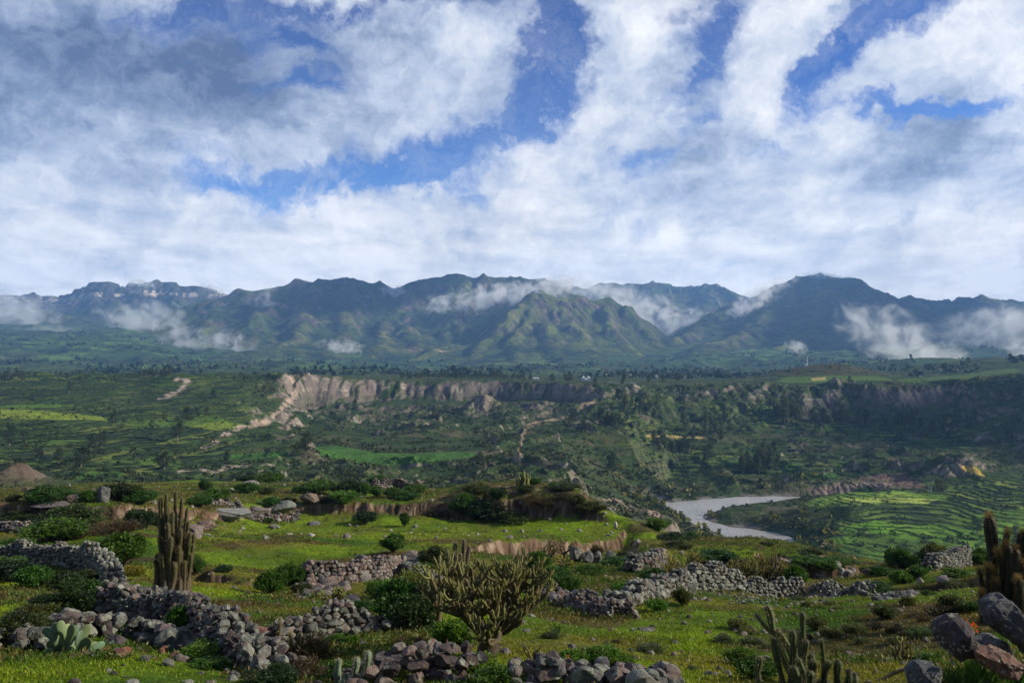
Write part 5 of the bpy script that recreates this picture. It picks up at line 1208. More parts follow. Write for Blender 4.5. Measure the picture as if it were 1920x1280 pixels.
# ------------------------------------------------------------------ bushes
B = [
 # label, kind, px, py (foot), lo, hi, width px, height px
 ('broad dark green bush on the crest above the long purple slab', 'leafy', 95, 944, 72, 100, 66, 32),
 ('small round green bush, next but one to the broad crest bush', 'leafy', 165, 941, 72, 104, 26, 22),
 ('little dark bush between the broad crest bush and its round neighbour', 'dark', 137, 936, 72, 110, 20, 14),
 ('brown and olive shrub thicket beside the upright grey block', 'olive', 222, 944, 74, 110, 62, 32),
 ('bright leafy flank of the thicket beside the column cactus', 'leafy', 265, 945, 74, 110, 52, 24),
 ('big dark shrub hanging over the brown bank', 'olive', 140, 985, 48, 69, 82, 44),
 ('brown leaved shrub low on the bank beside the big dark one', 'brown', 205, 1000, 44, 66, 90, 34),
 ('round dark bush against the bank by the column cactus', 'dark', 268, 992, 50, 68, 46, 42),
 ('wide leafy bush behind the mossy wall top', 'leafy', 95, 1012, 38, 56, 88, 38),
 ('dry brown shrub growing between the leafy bush and the white scrap', 'brown', 148, 1008, 38, 56, 40, 26),
 ('low green herb hedge behind the far end of the mossy wall', 'leafy', 25, 1032, 36.5, 50, 60, 22),
 ('tall green bush at the end of the mossy wall', 'leafy', 228, 1066, 26, 44, 78, 66),
 ('yellow green creeper spilling on the rubble platform', 'yellow', 250, 1078, 20, 34, 38, 22),
 ('yellow sprig growing on the rubble above the retaining wall', 'yellow', 248, 1112, 15, 24, 20, 16),
 ('green bush shading the bottom of the mossy wall', 'leafy', 62, 1105, 20, 34, 62, 44),
 ('dark bush crowding under the mossy wall by the rubble', 'dark', 115, 1110, 19, 30, 60, 34),
 ('dark hedge shrub in the hollow, nearest the mossy wall', 'dark', 20, 1090, 22, 34, 76, 42),
 ('tall fresh green bush in the hollow beside the retaining wall', 'leafy', 172, 1158, 16, 26, 62, 62),
 ('dark drooping bush in the middle of the hollow', 'dark', 130, 1160, 15, 24, 60, 52),
 ('small bright green weed clump at the foot of the retaining wall in the hollow', 'leafy', 148, 1178, 13.5, 20, 30, 20),
 ('dark undergrowth shrub in the shade of the hollow', 'dark', 90, 1150, 15, 22, 64, 36),
 ('glossy leafy shrub over the dark pile of lichened blocks', 'olive', 28, 1206, 11.9, 15, 88, 58),
 ('smaller glossy shrub between the leafy shrub and the prickly pear', 'olive', 72, 1212, 12, 15, 46, 34),
 ('fern like green shrub climbing the retaining wall', 'leafy', 338, 1208, 12, 15.5, 46, 72),
 ('green nettles at the foot of the retaining wall', 'bright', 372, 1238, 10.5, 13.5, 66, 34),
 ('low green weeds beside the stone with a pale rim', 'bright', 395, 1252, 9.8, 12.5, 56, 20),
 ('twiggy brown thorn shrub before the short broken wall', 'brown', 588, 1232, 9.5, 13.5, 86, 66),
 ('dark dead undergrowth at the foot of the twiggy thorn shrub', 'brown', 560, 1270, 8.8, 11.5, 90, 40),
 ('black green undergrowth between the two walls near the thorn shrub', 'dark', 505, 1285, 8.5, 10.8, 80, 36),
 ('leafy weeds in front of the short broken wall', 'bright', 634, 1212, 11.5, 15, 40, 26),
 ('bright sprig of weeds before the short broken wall end', 'bright', 664, 1212, 11.5, 15, 24, 24),
 ('green bush between the blue green cactus and the block heap', 'leafy', 640, 1272, 8.8, 11.5, 40, 34),
 ('big leafy bush behind the shaded cactus stems', 'leafy', 745, 1172, 15.6, 27, 92, 84),
 ('bright leafy bush reaching up to the pale wall end', 'bright', 720, 1120, 20, 32, 64, 34),
 ('dark tall bush in the shade beside the thick cactus trunk', 'dark', 775, 1188, 14.8, 22, 70, 74),
 ('yellow dotted shrub below the pale wall end', 'yellow', 768, 1110, 22, 34, 64, 40),
 ('low green shrub reaching from the dark block to the big leafy bush', 'leafy', 690, 1150, 17, 28, 60, 26),
 ('fresh green bush under the branching cactus', 'bright', 850, 1212, 12, 15.5, 62, 52),
 ('brown grassy thicket in the dark behind the block heap', 'brown', 765, 1212, 12, 16, 60, 28),
 ('fresh leafy weeds at the foot of the thick cactus trunk', 'bright', 900, 1262, 9.6, 12.5, 70, 36),
 ('broad leaved weeds between block heap and pale angular blocks', 'leafy', 925, 1284, 8.8, 11, 64, 34),
 ('light leafy weeds below the hanging limb', 'bright', 1075, 1242, 9.9, 13, 56, 26),
 ('leafy weeds rising behind the pale angular blocks', 'bright', 1130, 1244, 9.9, 13, 60, 36),
 ('low weeds at the end of the pale angular blocks', 'bright', 1165, 1250, 9.6, 12.5, 48, 24),
 ('yellow flowered grey tuft on the slope beside the branching cactus', 'sage', 1038, 1196, 13, 18, 34, 28),
 ('silvery tuft in the turf below the rubble wall', 'sage', 1220, 1222, 11.5, 15, 52, 26),
 ('dark brown tuft beside the flat grey stone', 'brown', 1158, 1206, 13, 18, 20, 14),
 ('bright round bush on the meadow by the retaining wall, paler than its neighbour', 'bright', 505, 1112, 22, 32, 46, 44),
 ('dark spiky bush beside the end of the curving red wall', 'leafy', 545, 1096, 25, 36, 46, 44),
 ('brownish bush below the dark spiky one', 'olive', 566, 1112, 22, 32, 36, 20),
 ('bright sprig inside the rubble before the curving red wall', 'bright', 592, 1090, 27, 32, 20, 16),
 ('low bush beside the dark grey block', 'olive', 640, 1128, 20, 30, 34, 20),
 ('small loose bush standing on top of the curving red wall', 'leafy', 738, 1036, 40, 60, 36, 34),
 ('round dense bush behind the big flat topped rock', 'olive', 812, 1064, 34, 52, 52, 44),
 ('low green shrub before the big flat topped rock', 'leafy', 790, 1070, 32, 45, 36, 16),
 ('dark bush alone on the upper meadow', 'dark', 683, 983, 70, 97, 40, 26),
 ('slim green bush alone on the upper meadow', 'leafy', 759, 986, 66, 97, 16, 26),
 ('tiny green tuft below the grey peaked rock', 'leafy', 503, 980, 66, 96, 18, 12),
 ('small bush half hidden by the column cactus base', 'leafy', 368, 1072, 32, 50, 28, 26),
 ('bush at the meadow edge beside the column cactus', 'leafy', 362, 1058, 36, 56, 24, 22),
 ('low dark tuft in the hollow of the meadow', 'dark', 418, 1072, 30, 48, 34, 12),
 ('thick dark bush filling the corner of the hollow by the retaining wall', 'dark', 165, 1130, 17, 30, 56, 44),
 ('dull green bush spreading over the floor of the hollow', 'olive', 60, 1178, 13.6, 20, 80, 46),
 ('leafy dark bush in the hollow under the green nettle weeds', 'dark', 118, 1188, 13.2, 18, 50, 40),
 ('bushy shrub swallowing the outer end of the mossy wall foot', 'leafy', 5, 1075, 30, 36, 60, 30),
 ('ragged shrub in front of the mossy wall beside the rubble', 'olive', 158, 1092, 26, 32.5, 44, 26),
 ('dark weeds crowding the foot of the retaining wall middle', 'dark', 300, 1205, 12.6, 14.6, 44, 22),
 ('dark bush behind the crown of the branching cactus', 'dark', 905, 1120, 22, 34, 60, 40),
 ('green bush peeping out beside the crown of the branching cactus', 'leafy', 1010, 1108, 24, 36, 52, 34),
 ('leafy scrub on the slope between small olive cactus and grey blocks', 'leafy', 1045, 1085, 29, 42, 44, 22),
 ('herb covered hump above the eroded bank', 'leafy', 1195, 1078, 34, 48, 62, 18),
 ('olive scrub along the edge above the curved retaining wall', 'olive', 1268, 1030, 48, 72, 46, 18),
 ('low dark scrub before the river view, between the far hill edge bushes', 'dark', 1265, 1016, 58, 84, 50, 16),
 ('tangled green scrub behind the olive cactus dome', 'leafy', 1345, 1052, 48, 66, 62, 20),
 ('tangled scrub on the broken turf bank', 'olive', 1520, 1042, 54, 70, 48, 16),
 ('green scrub filling the slope under the tumbled wall end', 'leafy', 1640, 1100, 26, 34, 60, 22),
 ('dark scrub under the big dark shrub of the brown bank', 'dark', 90, 992, 44, 60, 60, 26),
 ('brown scrub drooping over the brown bank near its outer end', 'olive', 30, 975, 55, 70, 70, 22),
 ('mixed scrub on the bank between the round dark bush and the cactus', 'olive', 300, 975, 60, 72, 54, 20),
 # bushes on the crest
 ('bright vivid bush leaning over the brown bank', 'bright', 645, 944, 99, 116, 52, 22),
 ('grey green spreading bush on the crest beside the brown boulder', 'leafy', 590, 925, 98, 128, 60, 22),
 ('green bush under the yellow branching cactus', 'leafy', 602, 918, 100, 135, 36, 22),
 ('dark round bush on the crest, largest of the row by the faint wall', 'dark', 648, 928, 100, 134, 44, 28),
 ('fresh green bush touching the largest dark crest bush', 'bright', 682, 930, 100, 134, 26, 26),
 ('tall green bush against the sky side of the faint wall, wider one', 'leafy', 712, 908, 110, 150, 34, 20),
 ('small green bush at the foot of the faint wall', 'leafy', 706, 932, 100, 130, 18, 20),
 ('mid green bush at the foot of the faint wall, nearer the mound', 'leafy', 735, 933, 100, 130, 28, 20),
 ('wide green bush at the mound end of the faint wall', 'leafy', 780, 925, 100, 134, 40, 18),
 ('flat green shrub where the bank meets the mound', 'leafy', 762, 936, 100, 122, 44, 14),
 ('brownish shrub beside the bright vivid bush', 'brown', 606, 940, 99, 120, 34, 16),
 ('dense green bush on the skyline of the grassy crest', 'leafy', 500, 903, 104, 140, 48, 17),
 ('small dark bush on the skyline beside the dense one', 'dark', 458, 898, 110, 145, 30, 11),
 ('low bush on the crest below the pale tilted slab', 'leafy', 462, 924, 84, 128, 34, 20),
 ('brown tinted bush below the skyline bushes', 'olive', 500, 926, 84, 128, 30, 14),
 ('green shrub beside the first stones of the tumbled crest wall', 'leafy', 400, 940, 84, 112, 50, 22),
 ('dark green shrub below the one by the crest wall', 'leafy', 372, 950, 83, 110, 36, 22),
 ('upright green bush on the crest behind the shrubs', 'leafy', 387, 918, 86, 128, 20, 20),
 ('dark shrub before the tumbled crest wall', 'leafy', 508, 948, 83, 100, 26, 16),
 ('small olive shrub between crest wall and brown boulder', 'olive', 540, 944, 90, 110, 24, 14),
 ('little shrub at the brink of the crest beside the red rock', 'olive', 28, 948, 72, 96, 24, 14),
 # mound
 ('green bush halfway up the earth mound', 'leafy', 862, 962, 97, 106, 30, 26),
 ('bright bush climbing the dark flank of the mound', 'bright', 872, 948, 98.3, 110, 36, 26),
 ('dark bush wall in the hollow flank of the mound', 'dark', 905, 972, 92, 103, 60, 34),
 ('dark shrub hanging near the top of the mound', 'dark', 930, 934, 98.3, 112, 30, 22),
 ('olive shrub under the cactus cluster of the mound', 'olive', 985, 922, 99, 116, 32, 14),
 ('dry shrub on the sunny shoulder of the mound', 'olive', 1082, 944, 96, 110, 30, 18),
 ('dry brown shrub at the clay face of the mound', 'brown', 1060, 936, 96, 110, 34, 16),
 ('rusty shrub at the meadow side of the mound', 'brown', 820, 966, 97, 108, 36, 22),
 ('green shrub on top of the mound beside the cactus cluster', 'leafy', 1000, 908, 100, 122, 22, 12),
 ('small green shrub on the top edge of the mound', 'leafy', 1038, 914, 99, 118, 18, 10),
 ('dark scrub at the foot of the clay face of the mound', 'olive', 960, 978, 90, 98, 60, 22),
 ('rusty scrub clothing the middle of the mound', 'brown', 1015, 945, 97.5, 108, 60, 26),
 ('olive scrub clothing the dark flank of the mound', 'olive', 895, 925, 99, 112, 54, 20),
 ('bushy scrub hanging on the far shoulder of the mound', 'olive', 1110, 958, 95, 106, 44, 20),
 ('low scrub on the brow of the mound', 'olive', 1060, 918, 99, 115, 50, 12),
 # slope in the middle
 ('dark bush beside the olive branching cactus', 'leafy', 1012, 1068, 32, 52, 36, 34),
 ('dark leafy bush below the bare earth slope', 'leafy', 1002, 1058, 36, 56, 30, 24),
 ('blue green round shrub in the green hollow', 'leafy', 1060, 1112, 24, 36, 44, 38),
 ('green herb clump beside the blue green round shrub', 'leafy', 1030, 1090, 27, 42, 44, 26),
 ('low herbs in the middle of the green hollow', 'leafy', 1105, 1078, 30, 46, 50, 18),
 ('wide low herbs below the row of grey blocks', 'leafy', 1170, 1062, 34, 50, 60, 18),
 ('grassy herbs under the curved retaining wall', 'leafy', 1215, 1052, 36, 47, 54, 16),
 ('bush behind the dark round block', 'olive', 1172, 1035, 44, 62, 34, 24),
 ('dry twiggy shrub before the eroded clay', 'brown', 1118, 1022, 46, 66, 22, 26),
 ('bright green bush below the eroded bank', 'bright', 1165, 1122, 23.5, 34, 40, 30),
 ('vivid low bush above the rubble wall', 'bright', 1100, 1126, 23, 30, 56, 18),
 ('vivid shrub between rubble wall and long pale wall', 'bright', 1140, 1132, 22.6, 29, 40, 18),
 ('dark green bush at the sharp end of the eroded bank', 'leafy', 1228, 1096, 31, 44, 38, 30),
 ('rusty shrub beside the dark green bush of the eroded bank', 'brown', 1200, 1096, 30, 44, 32, 20),
 ('upright green weeds below the low start of the long pale wall', 'bright', 1232, 1146, 18, 26, 34, 24),
 ('brown green bush hiding the foot of the long pale wall', 'olive', 1280, 1134, 22, 30.5, 34, 36),
 ('tall green shrub on the outer edge of the hill above the river', 'bright', 1232, 992, 78, 110, 36, 22),
 ('small bush at the outer edge of the hill near the river', 'leafy', 1300, 1008, 66, 92, 22, 12),
 ('small olive bush behind the broken turf bank', 'olive', 1438, 1024, 62, 88, 22, 10),
 ('green shrub growing in the gap of the wall', 'leafy', 1492, 1112, 31, 40, 34, 54),
 ('low green bush beside the golden cactus dome', 'leafy', 1350, 1080, 38, 56, 34, 20),
 ('green herb strip behind the wall, below the broken turf bank', 'bright', 1530, 1062, 40, 54, 60, 18),
 ('second green herb strip below the broken turf bank', 'leafy', 1575, 1056, 42, 56, 60, 14),
 ('round green bush on the brink before the fields', 'leafy', 1694, 1060, 42, 62, 52, 40),
 ('large olive bush on the brink under the dark cactus dome', 'olive', 1750, 1055, 44, 60, 54, 50),
 ('green bush between the large olive one and the wall stub', 'leafy', 1772, 1048, 46, 62, 46, 40),
 ('low green bush behind the wall stub', 'leafy', 1812, 1060, 46, 60, 40, 28),
 ('leafy bush hiding the outer end of the wall stub', 'leafy', 1838, 1050, 44, 60, 40, 30),
 ('green weeds on the slope below the round brink bush', 'bright', 1690, 1092, 28, 40, 40, 24),
 ('second green weed patch beside the pale upright stone', 'bright', 1722, 1082, 30, 42, 34, 22),
 ('herbs creeping over the bare earth bank', 'leafy', 1652, 1080, 30, 42, 34, 18),
 ('wide low bush before the wall stub', 'leafy', 1790, 1084, 29, 40, 46, 18),
 ('grey green cushion on the turf below the wide low bush', 'sage', 1798, 1098, 24, 36, 42, 17),
 # lower turf on the sunny side
 ('large dark wormwood bush beside the orange flowers', 'brown', 1765, 1152, 15, 24, 56, 34),
 ('olive half of the large wormwood bush', 'olive', 1788, 1146, 15, 24, 50, 34),
 ('dark green shrub touching the tall grey slab', 'leafy', 1822, 1145, 13.5, 22, 34, 22),
]
for (lb, kd_, px, py, lo, hi, w, h) in B: bush(lb, kd_, px, py, lo, hi, w, h, 'bushes on the near hillside')
TUFTS = [('sage',1385,1178,40,32),('sage',1405,1188,36,18),('sage',1355,1205,38,24),('sage',1408,1208,40,22),('sage',1470,1188,26,18),('sage',1500,1196,30,22),('olive',1530,1180,36,26),('sage',1562,1196,40,34),('sage',1600,1186,40,30),
 ('brown',1640,1180,36,22),('brown',1700,1188,42,24),('sage',1728,1196,44,34),('sage',1545,1206,30,18),('sage',1620,1206,26,20),('brown',1672,1186,20,16),('sage',1725,1232,40,22),('bright',1740,1244,44,22),('sage',1680,1205,28,22),
 ('sage',1450,1216,40,18),('olive',1490,1212,30,18),('sage',1585,1222,34,18),('brown',1512,1200,26,18),('bright',1395,1246,56,34),('leafy',1420,1270,66,38),('sage',1300,1255,22,14),('sage',1370,1232,36,22)]
for kd_, px, py, w, h in TUFTS:
    bush({'sage': 'silvery wormwood tuft in the patch around the antler shaped cactus', 'brown': 'brown dry tuft among the silvery wormwood tufts', 'olive': 'olive yellow flowered tuft among the silvery wormwood', 'bright': 'bright leafy weed clump beside the spiny cactus fingers', 'leafy': 'bright leafy weed clump beside the spiny cactus fingers'}[kd_],
         kd_, px, py, 8.5, 20, w, h, 'tufts below the long pale wall', 'tuft', 'shrub_tuft')
for kd_, px, py, w, h in [('sage',1495,1126,24,14),('sage',1515,1138,24,20),('sage',1556,1134,20,13),('sage',1573,1142,18,10),('olive',1660,1158,40,26),('olive',1702,1134,26,18),('brown',1738,1164,30,20),('leafy',1742,1118,20,12),('sage',1606,1158,16,8)]:
    bush('small cushion tuft dotting the worn turf before the tumbled wall end', kd_, px, py, 14, 32, w, h, 'cushion tufts on the worn turf', 'tuft', 'shrub_tuft')

# wildflowers
def flowers(label, px, py, lo, hi, wpx, hpx, seed, col, n=26, bs=.022):
    rs = np.random.RandomState(seed); g = ground(px, py, lo, hi); k = g.y / FOC; w, h = wpx * k, hpx * k
    e = empty('wildflower', tuple(g), label, 'flower'); st, hd = [], []
    for i in range(n):
        a = rs.rand() * 6.28; r = rs.rand() * w / 2; t = np.array([math.cos(a) * r, math.sin(a) * r, h * (.5 + .5 * rs.rand())])
        st.append(tube([(t[0] * .4, t[1] * .4, 0), t * np.array([.8, .8, .6]), t], [.004, .003, .002], 4, col=(.04, .09, .015)))
        P = t + rs.normal(size=(10, 3)) * .012; hd.append(leaves(P, bs, rs, .3, .6, None, col, .3))
        P = t * np.linspace(.1, .85, 9)[:, None] + rs.normal(size=(9, 3)) * .01; st.append(leaves(P, .09, rs, .2, .22, None, (.045, .11, .02), .3))
    V, F, K = merge(st); add_obj('stems', np_mesh('stems', V, F, M_leaf, K, smooth_=False), e)
    V, F, K = merge(hd); add_obj('blossoms', np_mesh('blossoms', V, F, M_leaf, K, smooth_=False), e)
flowers('orange flowers against the shoulder of the tall grey slab', 1818, 1160, 11, 14, 30, 34, 71, (.75, .10, .015), 16)
flowers('orange flowers growing between the wedge boulder and the tall slab', 1832, 1215, 9.0, 11, 34, 50, 72, (.75, .10, .015), 22)
flowers('few orange flowers behind the pale angular blocks', 1062, 1250, 9.6, 12, 26, 20, 73, (.6, .12, .03), 6, .014)
flowers('small yellow flowers on the slope under the hanging limb', 1043, 1190, 13, 18, 22, 22, 74, (.50, .43, .03), 12, .013)
def grass_clump(label, px, py, lo, hi, wpx, hpx, seed, col=(.05, .12, .02), n=260):
    rs = np.random.RandomState(seed); g = ground(px, py, lo, hi); k = g.y / FOC
    P = np.stack([rs.normal(size=n) * wpx * k * .22, rs.normal(size=n) * .15, np.zeros(n)], 1); V, F, K = leaves(P, hpx * k, rs, 1.5, .07, None, col, .4)
    o = add_obj('grass_clump', np_mesh('grass_clump', V, F, M_leaf, K, smooth_=False), loc=tuple(g)); set_meta(o, label, 'grass')
grass_clump('long bladed grass clump before the orange brown rock', 1838, 1268, 7.6, 9.5, 70, 40, 81)
grass_clump('dark grass clump at the foot of the tall slab', 1905, 1275, 7.4, 9.5, 60, 44, 82, (.03, .07, .015))
grass_clump('yellowish grass clump beside the low dark rock', 1790, 1285, 7.4, 9.5, 80, 30, 83, (.06, .09, .02))
g = ground(1818, 1243, 7.8, 10)
v, f = ico(3); v = v * np.array([.075, .055, .055]); v[:, 2] = np.maximum(v[:, 2], -.01); o = add_obj('fallen_pad', np_mesh('fallen_pad', v, f, M_pad, np.array((.42, .40, .02)) * np.ones((len(v), 3))), loc=(g.x, g.y - .02, g.z + .04))
set_meta(o, 'yellow dome shaped dead cactus pad on the ground by the rocks', 'cactus pad')
g = ground(1692, 1262, 7.8, 10.5); k = g.y / FOC
V, F, K = merge([tube([(-.32, 0, -.04), (-.10, .03, .06), (.12, 0, .15), (.26, .04, .27)], [.022, .024, .020, .012], 8, col=(.10, .085, .045)), tube([(-.05, .03, .08), (.05, .1, .10), (.14, .12, .11)], [.015, .012, .006], 6, col=(.09, .075, .04))])
set_meta(add_obj('dead_branch', np_mesh('dead_branch', V, F, M_bark, K), loc=tuple(g)), 'dry cactus limb lying slanted between the cactus fingers and the boulders', 'branch')
tw = []
rs = np.random.RandomState(3)
for i in range(70):
    p = np.array([rs.normal() * .18, rs.normal() * .1, 0.0]); d = np.array([rs.normal(), rs.normal() * .5, .4 + rs.rand()]) * .10
    tw.append(tube([p, p + d * .5 + rs.normal(size=3) * .01, p + d], [.005, .004, .002], 4, col=(.085, .055, .04)))
V, F, K = merge(tw); g = ground(1772, 1262, 7.6, 9.5)
set_meta(add_obj('dead_twigs', np_mesh('dead_twigs', V, F, M_bark, K), loc=tuple(g)), 'tangle of dead twigs under the wedge boulder', 'twigs')
m_white, t_, b_ = new_mat('white_plastic'); b_.inputs['Base Color'].default_value = (.85, .85, .83, 1); b_.inputs['Roughness'].default_value = .4
g = ground(149, 996, 38, 66); k = g.y / FOC
sc_ = []
for (x, z, a, l_, w_) in ((0, 14, .9, 9, 2.6), (-3, 6, .9, 4, 2.0)):
    v, f = ico(2); v = v * np.array([l_ * .5, 1.2, w_ * .5]) * k * 1.1; v = v @ np.array(Euler((0, -a, 0)).to_matrix()).T + np.array([x * k, 0, z * k]); sc_.append((v, f, np.ones(3)))
V, F, K = merge(sc_); set_meta(add_obj('plastic_scrap', np_mesh('plastic_scrap', V, F, m_white, K), loc=tuple(g)), 'small white scrap caught in the shrubs behind the mossy wall', 'scrap')

# ------------------------------------------------------------------ grass on the near hill
def grass():
    rs = np.random.RandomState(77); n = 520000
    u = (rs.rand(n) * 2 - 1) * 0.70; D = np.exp(math.log(5.0) + rs.rand(n) ** 0.9 * (math.log(118) - math.log(5.0)))
    x = u * D; z = bilin(Z, x, D); sl = bilin(SL, x, D); pa = fbm(x, D, 2.2, 4, 141); pb = fbm(x, D, 9, 5, 115); ca = bilin(CMN, x, D)
    keep = (sl < 0.75) & (rs.rand(n) < np.clip(0.75 + pa * 0.9, .12, 1)) & (ca < 0.35 + .3 * rs.rand(n))
    x, D, z, pa = x[keep], D[keep], z[keep], pa[keep]; n = len(x)
    c = np.stack([bilin(COL[..., k], x, D) for k in range(3)], 1)
    c = c * (0.75 + 0.75 * rs.rand(n, 1)) + np.array((.004, .010, .0)); c = np.where(rs.rand(n, 1) < .12, c * np.array((1.7, 1.35, 1.2)), c)
    hgt = (0.028 + 0.05 * rs.rand(n) ** 2 + .035 * np.clip(pa, 0, 1)) * (D / 12) ** 0.42
    wd = 0.010 * (D / 10) ** 0.75
    P = np.stack([x, D, z - .005], 1); a = rs.rand(n) * 6.28; s = np.stack([np.cos(a), np.sin(a), 0 * a], 1) * wd[:, None]
    tip = P + np.stack([rs.normal(size=n) * .45, rs.normal(size=n) * .45, 0.75 + 0 * a], 1) * hgt[:, None]
    V = np.stack([P - s, P + s, tip], 1).reshape(-1, 3); F = np.arange(len(V)).reshape(-1, 3)
    set_meta(add_obj('grass', np_mesh('grass', V, F, M_leaf, np.repeat(c, 3, 0), smooth_=False)), 'short grass and herbs covering the near hillside', kind='stuff')
CMN = cm * nmask
grass()
# herbs: taller mixed growth in the green hollows
def herbs():
    rs = np.random.RandomState(78); n = 105000
    u = (rs.rand(n) * 2 - 1) * 0.70; D = np.exp(math.log(7.0) + rs.rand(n) * (math.log(125) - math.log(7.0))); x = u * D
    px = 960 + FOC * u; pn = fbm(x, D, 5.0, 4, 151); z = bilin(Z, x, D); py = 640 - FOC * z / D
    w = 0.25 + .9 * np.exp(-((px - 1120) / 150) ** 2 - ((py - 1070) / 45) ** 2) + .9 * np.exp(-((px - 1380) / 190) ** 2 - ((py - 1045) / 30) ** 2) + .8 * np.exp(-((px - 100) / 170) ** 2 - ((py - 1150) / 60) ** 2) + .6 * np.exp(-((px - 1150) / 120) ** 2 - ((py - 1265) / 30) ** 2) + .8 * np.exp(-((px - 200) / 300) ** 2 - ((py - 960) / 35) ** 2) + .8 * np.exp(-((px - 1000) / 180) ** 2 - ((py - 935) / 30) ** 2)
    w = w + .9 * (px > 1280) * (py < 1040) + .6 * (py < 945)
    keep = (pn + rs.rand(n) * .5 > 1.05 - w); x, D, z, px = x[keep], D[keep], z[keep], px[keep]; n = len(x)
    wx_, wy_ = [], []
    for Pw in WALLS:
        for (a0, b0) in zip(Pw[:-1], Pw[1:]):
            m_ = int(np.linalg.norm(b0[:2] - a0[:2]) * 26); tt_ = rs.rand(m_); o_ = rs.normal(size=m_) * .5 - .22
            wx_.append(a0[0] + (b0[0] - a0[0]) * tt_ + rs.normal(size=m_) * .2); wy_.append(a0[1] + (b0[1] - a0[1]) * tt_ + o_)
    wx_, wy_ = np.concatenate(wx_), np.concatenate(wy_); x = np.concatenate([x, wx_]); D = np.concatenate([D, wy_]); z = np.concatenate([z, bilin(Z, wx_, wy_)]); n = len(x)
    k = 9; P = np.repeat(np.stack([x, D, z], 1), k, 0) + rs.normal(size=(n * k, 3)) * (np.repeat((D / 20) ** .5, k) * .05)[:, None] * np.array([1, 1, .5]) + np.array([0, 0, .03])
    V, F, K = leaves(P, 1.0, rs, .9, .35, None, (1, 1, 1), .45)
    base = np.where(rs.rand(n, 1) < .7, np.array((.042, .082, .018)), np.array((.085, .10, .03))); base = np.where((rs.rand(n, 1) < .25), np.array((.075, .06, .03)), base)
    sz = np.repeat(.068 * (D / 18) ** .5 * (.6 + .9 * rs.rand(n)), k)
    Vq = V.reshape(-1, 4, 3); Vq = P[:, None, :] + (Vq - P[:, None, :]) * sz[:, None, None]; K = K * np.repeat(np.repeat(base, k, 0), 4, 0)
    set_meta(add_obj('undergrowth', np_mesh('undergrowth', Vq.reshape(-1, 3), F, M_leaf, K, smooth_=False)), 'low herbs and weeds in the hollows of the near hillside', kind='stuff')
herbs()

# ------------------------------------------------------------------ valley scrub
def scrub(name, label, n, seed, D0, D1, dens, size, cols, k=12, flatz=.7):
    rs = np.random.RandomState(seed); u = (rs.rand(n) * 2 - 1) * 0.72; D = np.exp(math.log(D0) + rs.rand(n) * (math.log(D1) - math.log(D0))); x = u * D
    z = bilin(Z, x, D); w = dens(x, D, 960 + FOC * u, 640 - FOC * z / D); keep = rs.rand(n) < w; x, D, z = x[keep], D[keep], z[keep]; n = len(x)
    s = size * (.45 + rs.rand(n) ** 2 * 1.5); P = np.repeat(np.stack([x, D, z + s * .25], 1), k, 0) + rand_dirs(n * k, rs) * np.repeat(s, k)[:, None] * .42 * np.array([1, 1, flatz])
    V, F, K = leaves(P, 1.0, rs, .2, .9, None, (1, 1, 1), .3)
    Vq = V.reshape(-1, 4, 3); Vq = P[:, None, :] + (Vq - P[:, None, :]) * (np.repeat(s, k) * .55)[:, None, None]
    c = np.array(cols)[rs.randint(len(cols), size=n)] * (.7 + .6 * rs.rand(n, 1)); K = K * np.repeat(np.repeat(c, k, 0), 4, 0)
    set_meta(add_obj(name, np_mesh(name, Vq.reshape(-1, 3), F, M_leaf, K, smooth_=False)), label, kind='stuff')
def d_scrub(x, D, px, py):
    nn = fbm(x, D, 40, 5, 161); w = np.clip(.22 + nn * 1.7, 0, 1)
    w *= 1 - .96 * bilin(TM, x, D); w *= bilin(dr, x, D) > 6; w *= 1 - sstep(.75, 1.0, bilin(SL, x, D)) * .8
    w *= 1 - .9 * ((D > 1085) & (px < 1500)); w *= 1 - .8 * (sstep(1500, 1560, px) * (D < 600) * (D > 380))
    g_ = bilin(COL[..., 1], x, D); w *= g_ < .094
    return w * .9
scrub('scrub', 'dark scrub dotting the slopes of the valley', 110000, 171, 170, 1300, d_scrub, 1.55, [(.022, .036, .014), (.030, .048, .018), (.045, .060, .022), (.020, .030, .016)])
def d_hedge(x, D, px, py):
    rr = bilin(RISER, x, D); return np.clip((rr - .25) * 1.5, 0, 1) * sstep(-.3, .2, fbm(x, D, 50, 3, 162))
scrub('hedgerow_growth', 'dark hedges growing on the terrace edges', 120000, 172, 300, 1060, d_hedge, 1.15, [(.018, .030, .012), (.026, .042, .015)], k=7)
def d_shore(x, D, px, py):
    q = bilin(dr, x, D); return ((q > 3) & (q < 45)) * np.clip(.5 + fbm(x, D, 20, 3, 163), 0, 1) * (px < 1560) * .8 * ~((D > 520) & (D < 635) & (px > 1335))
scrub('riverside_bushes', 'pale and dark bushes along the river banks', 30000, 173, 300, 720, d_shore, 3.2, [(.03, .048, .02), (.07, .085, .03), (.11, .12, .04), (.022, .035, .015)])
def d_far(x, D, px, py):
    return np.clip(fbm(x, D, 220, 5, 105) * 2.2 + .02, 0, 1) * .5
scrub('distant_woods', 'distant dark groves on the far farmland', 26000, 174, 1450, 4200, d_far, 10, [(.016, .028, .015), (.022, .036, .018)], k=7)

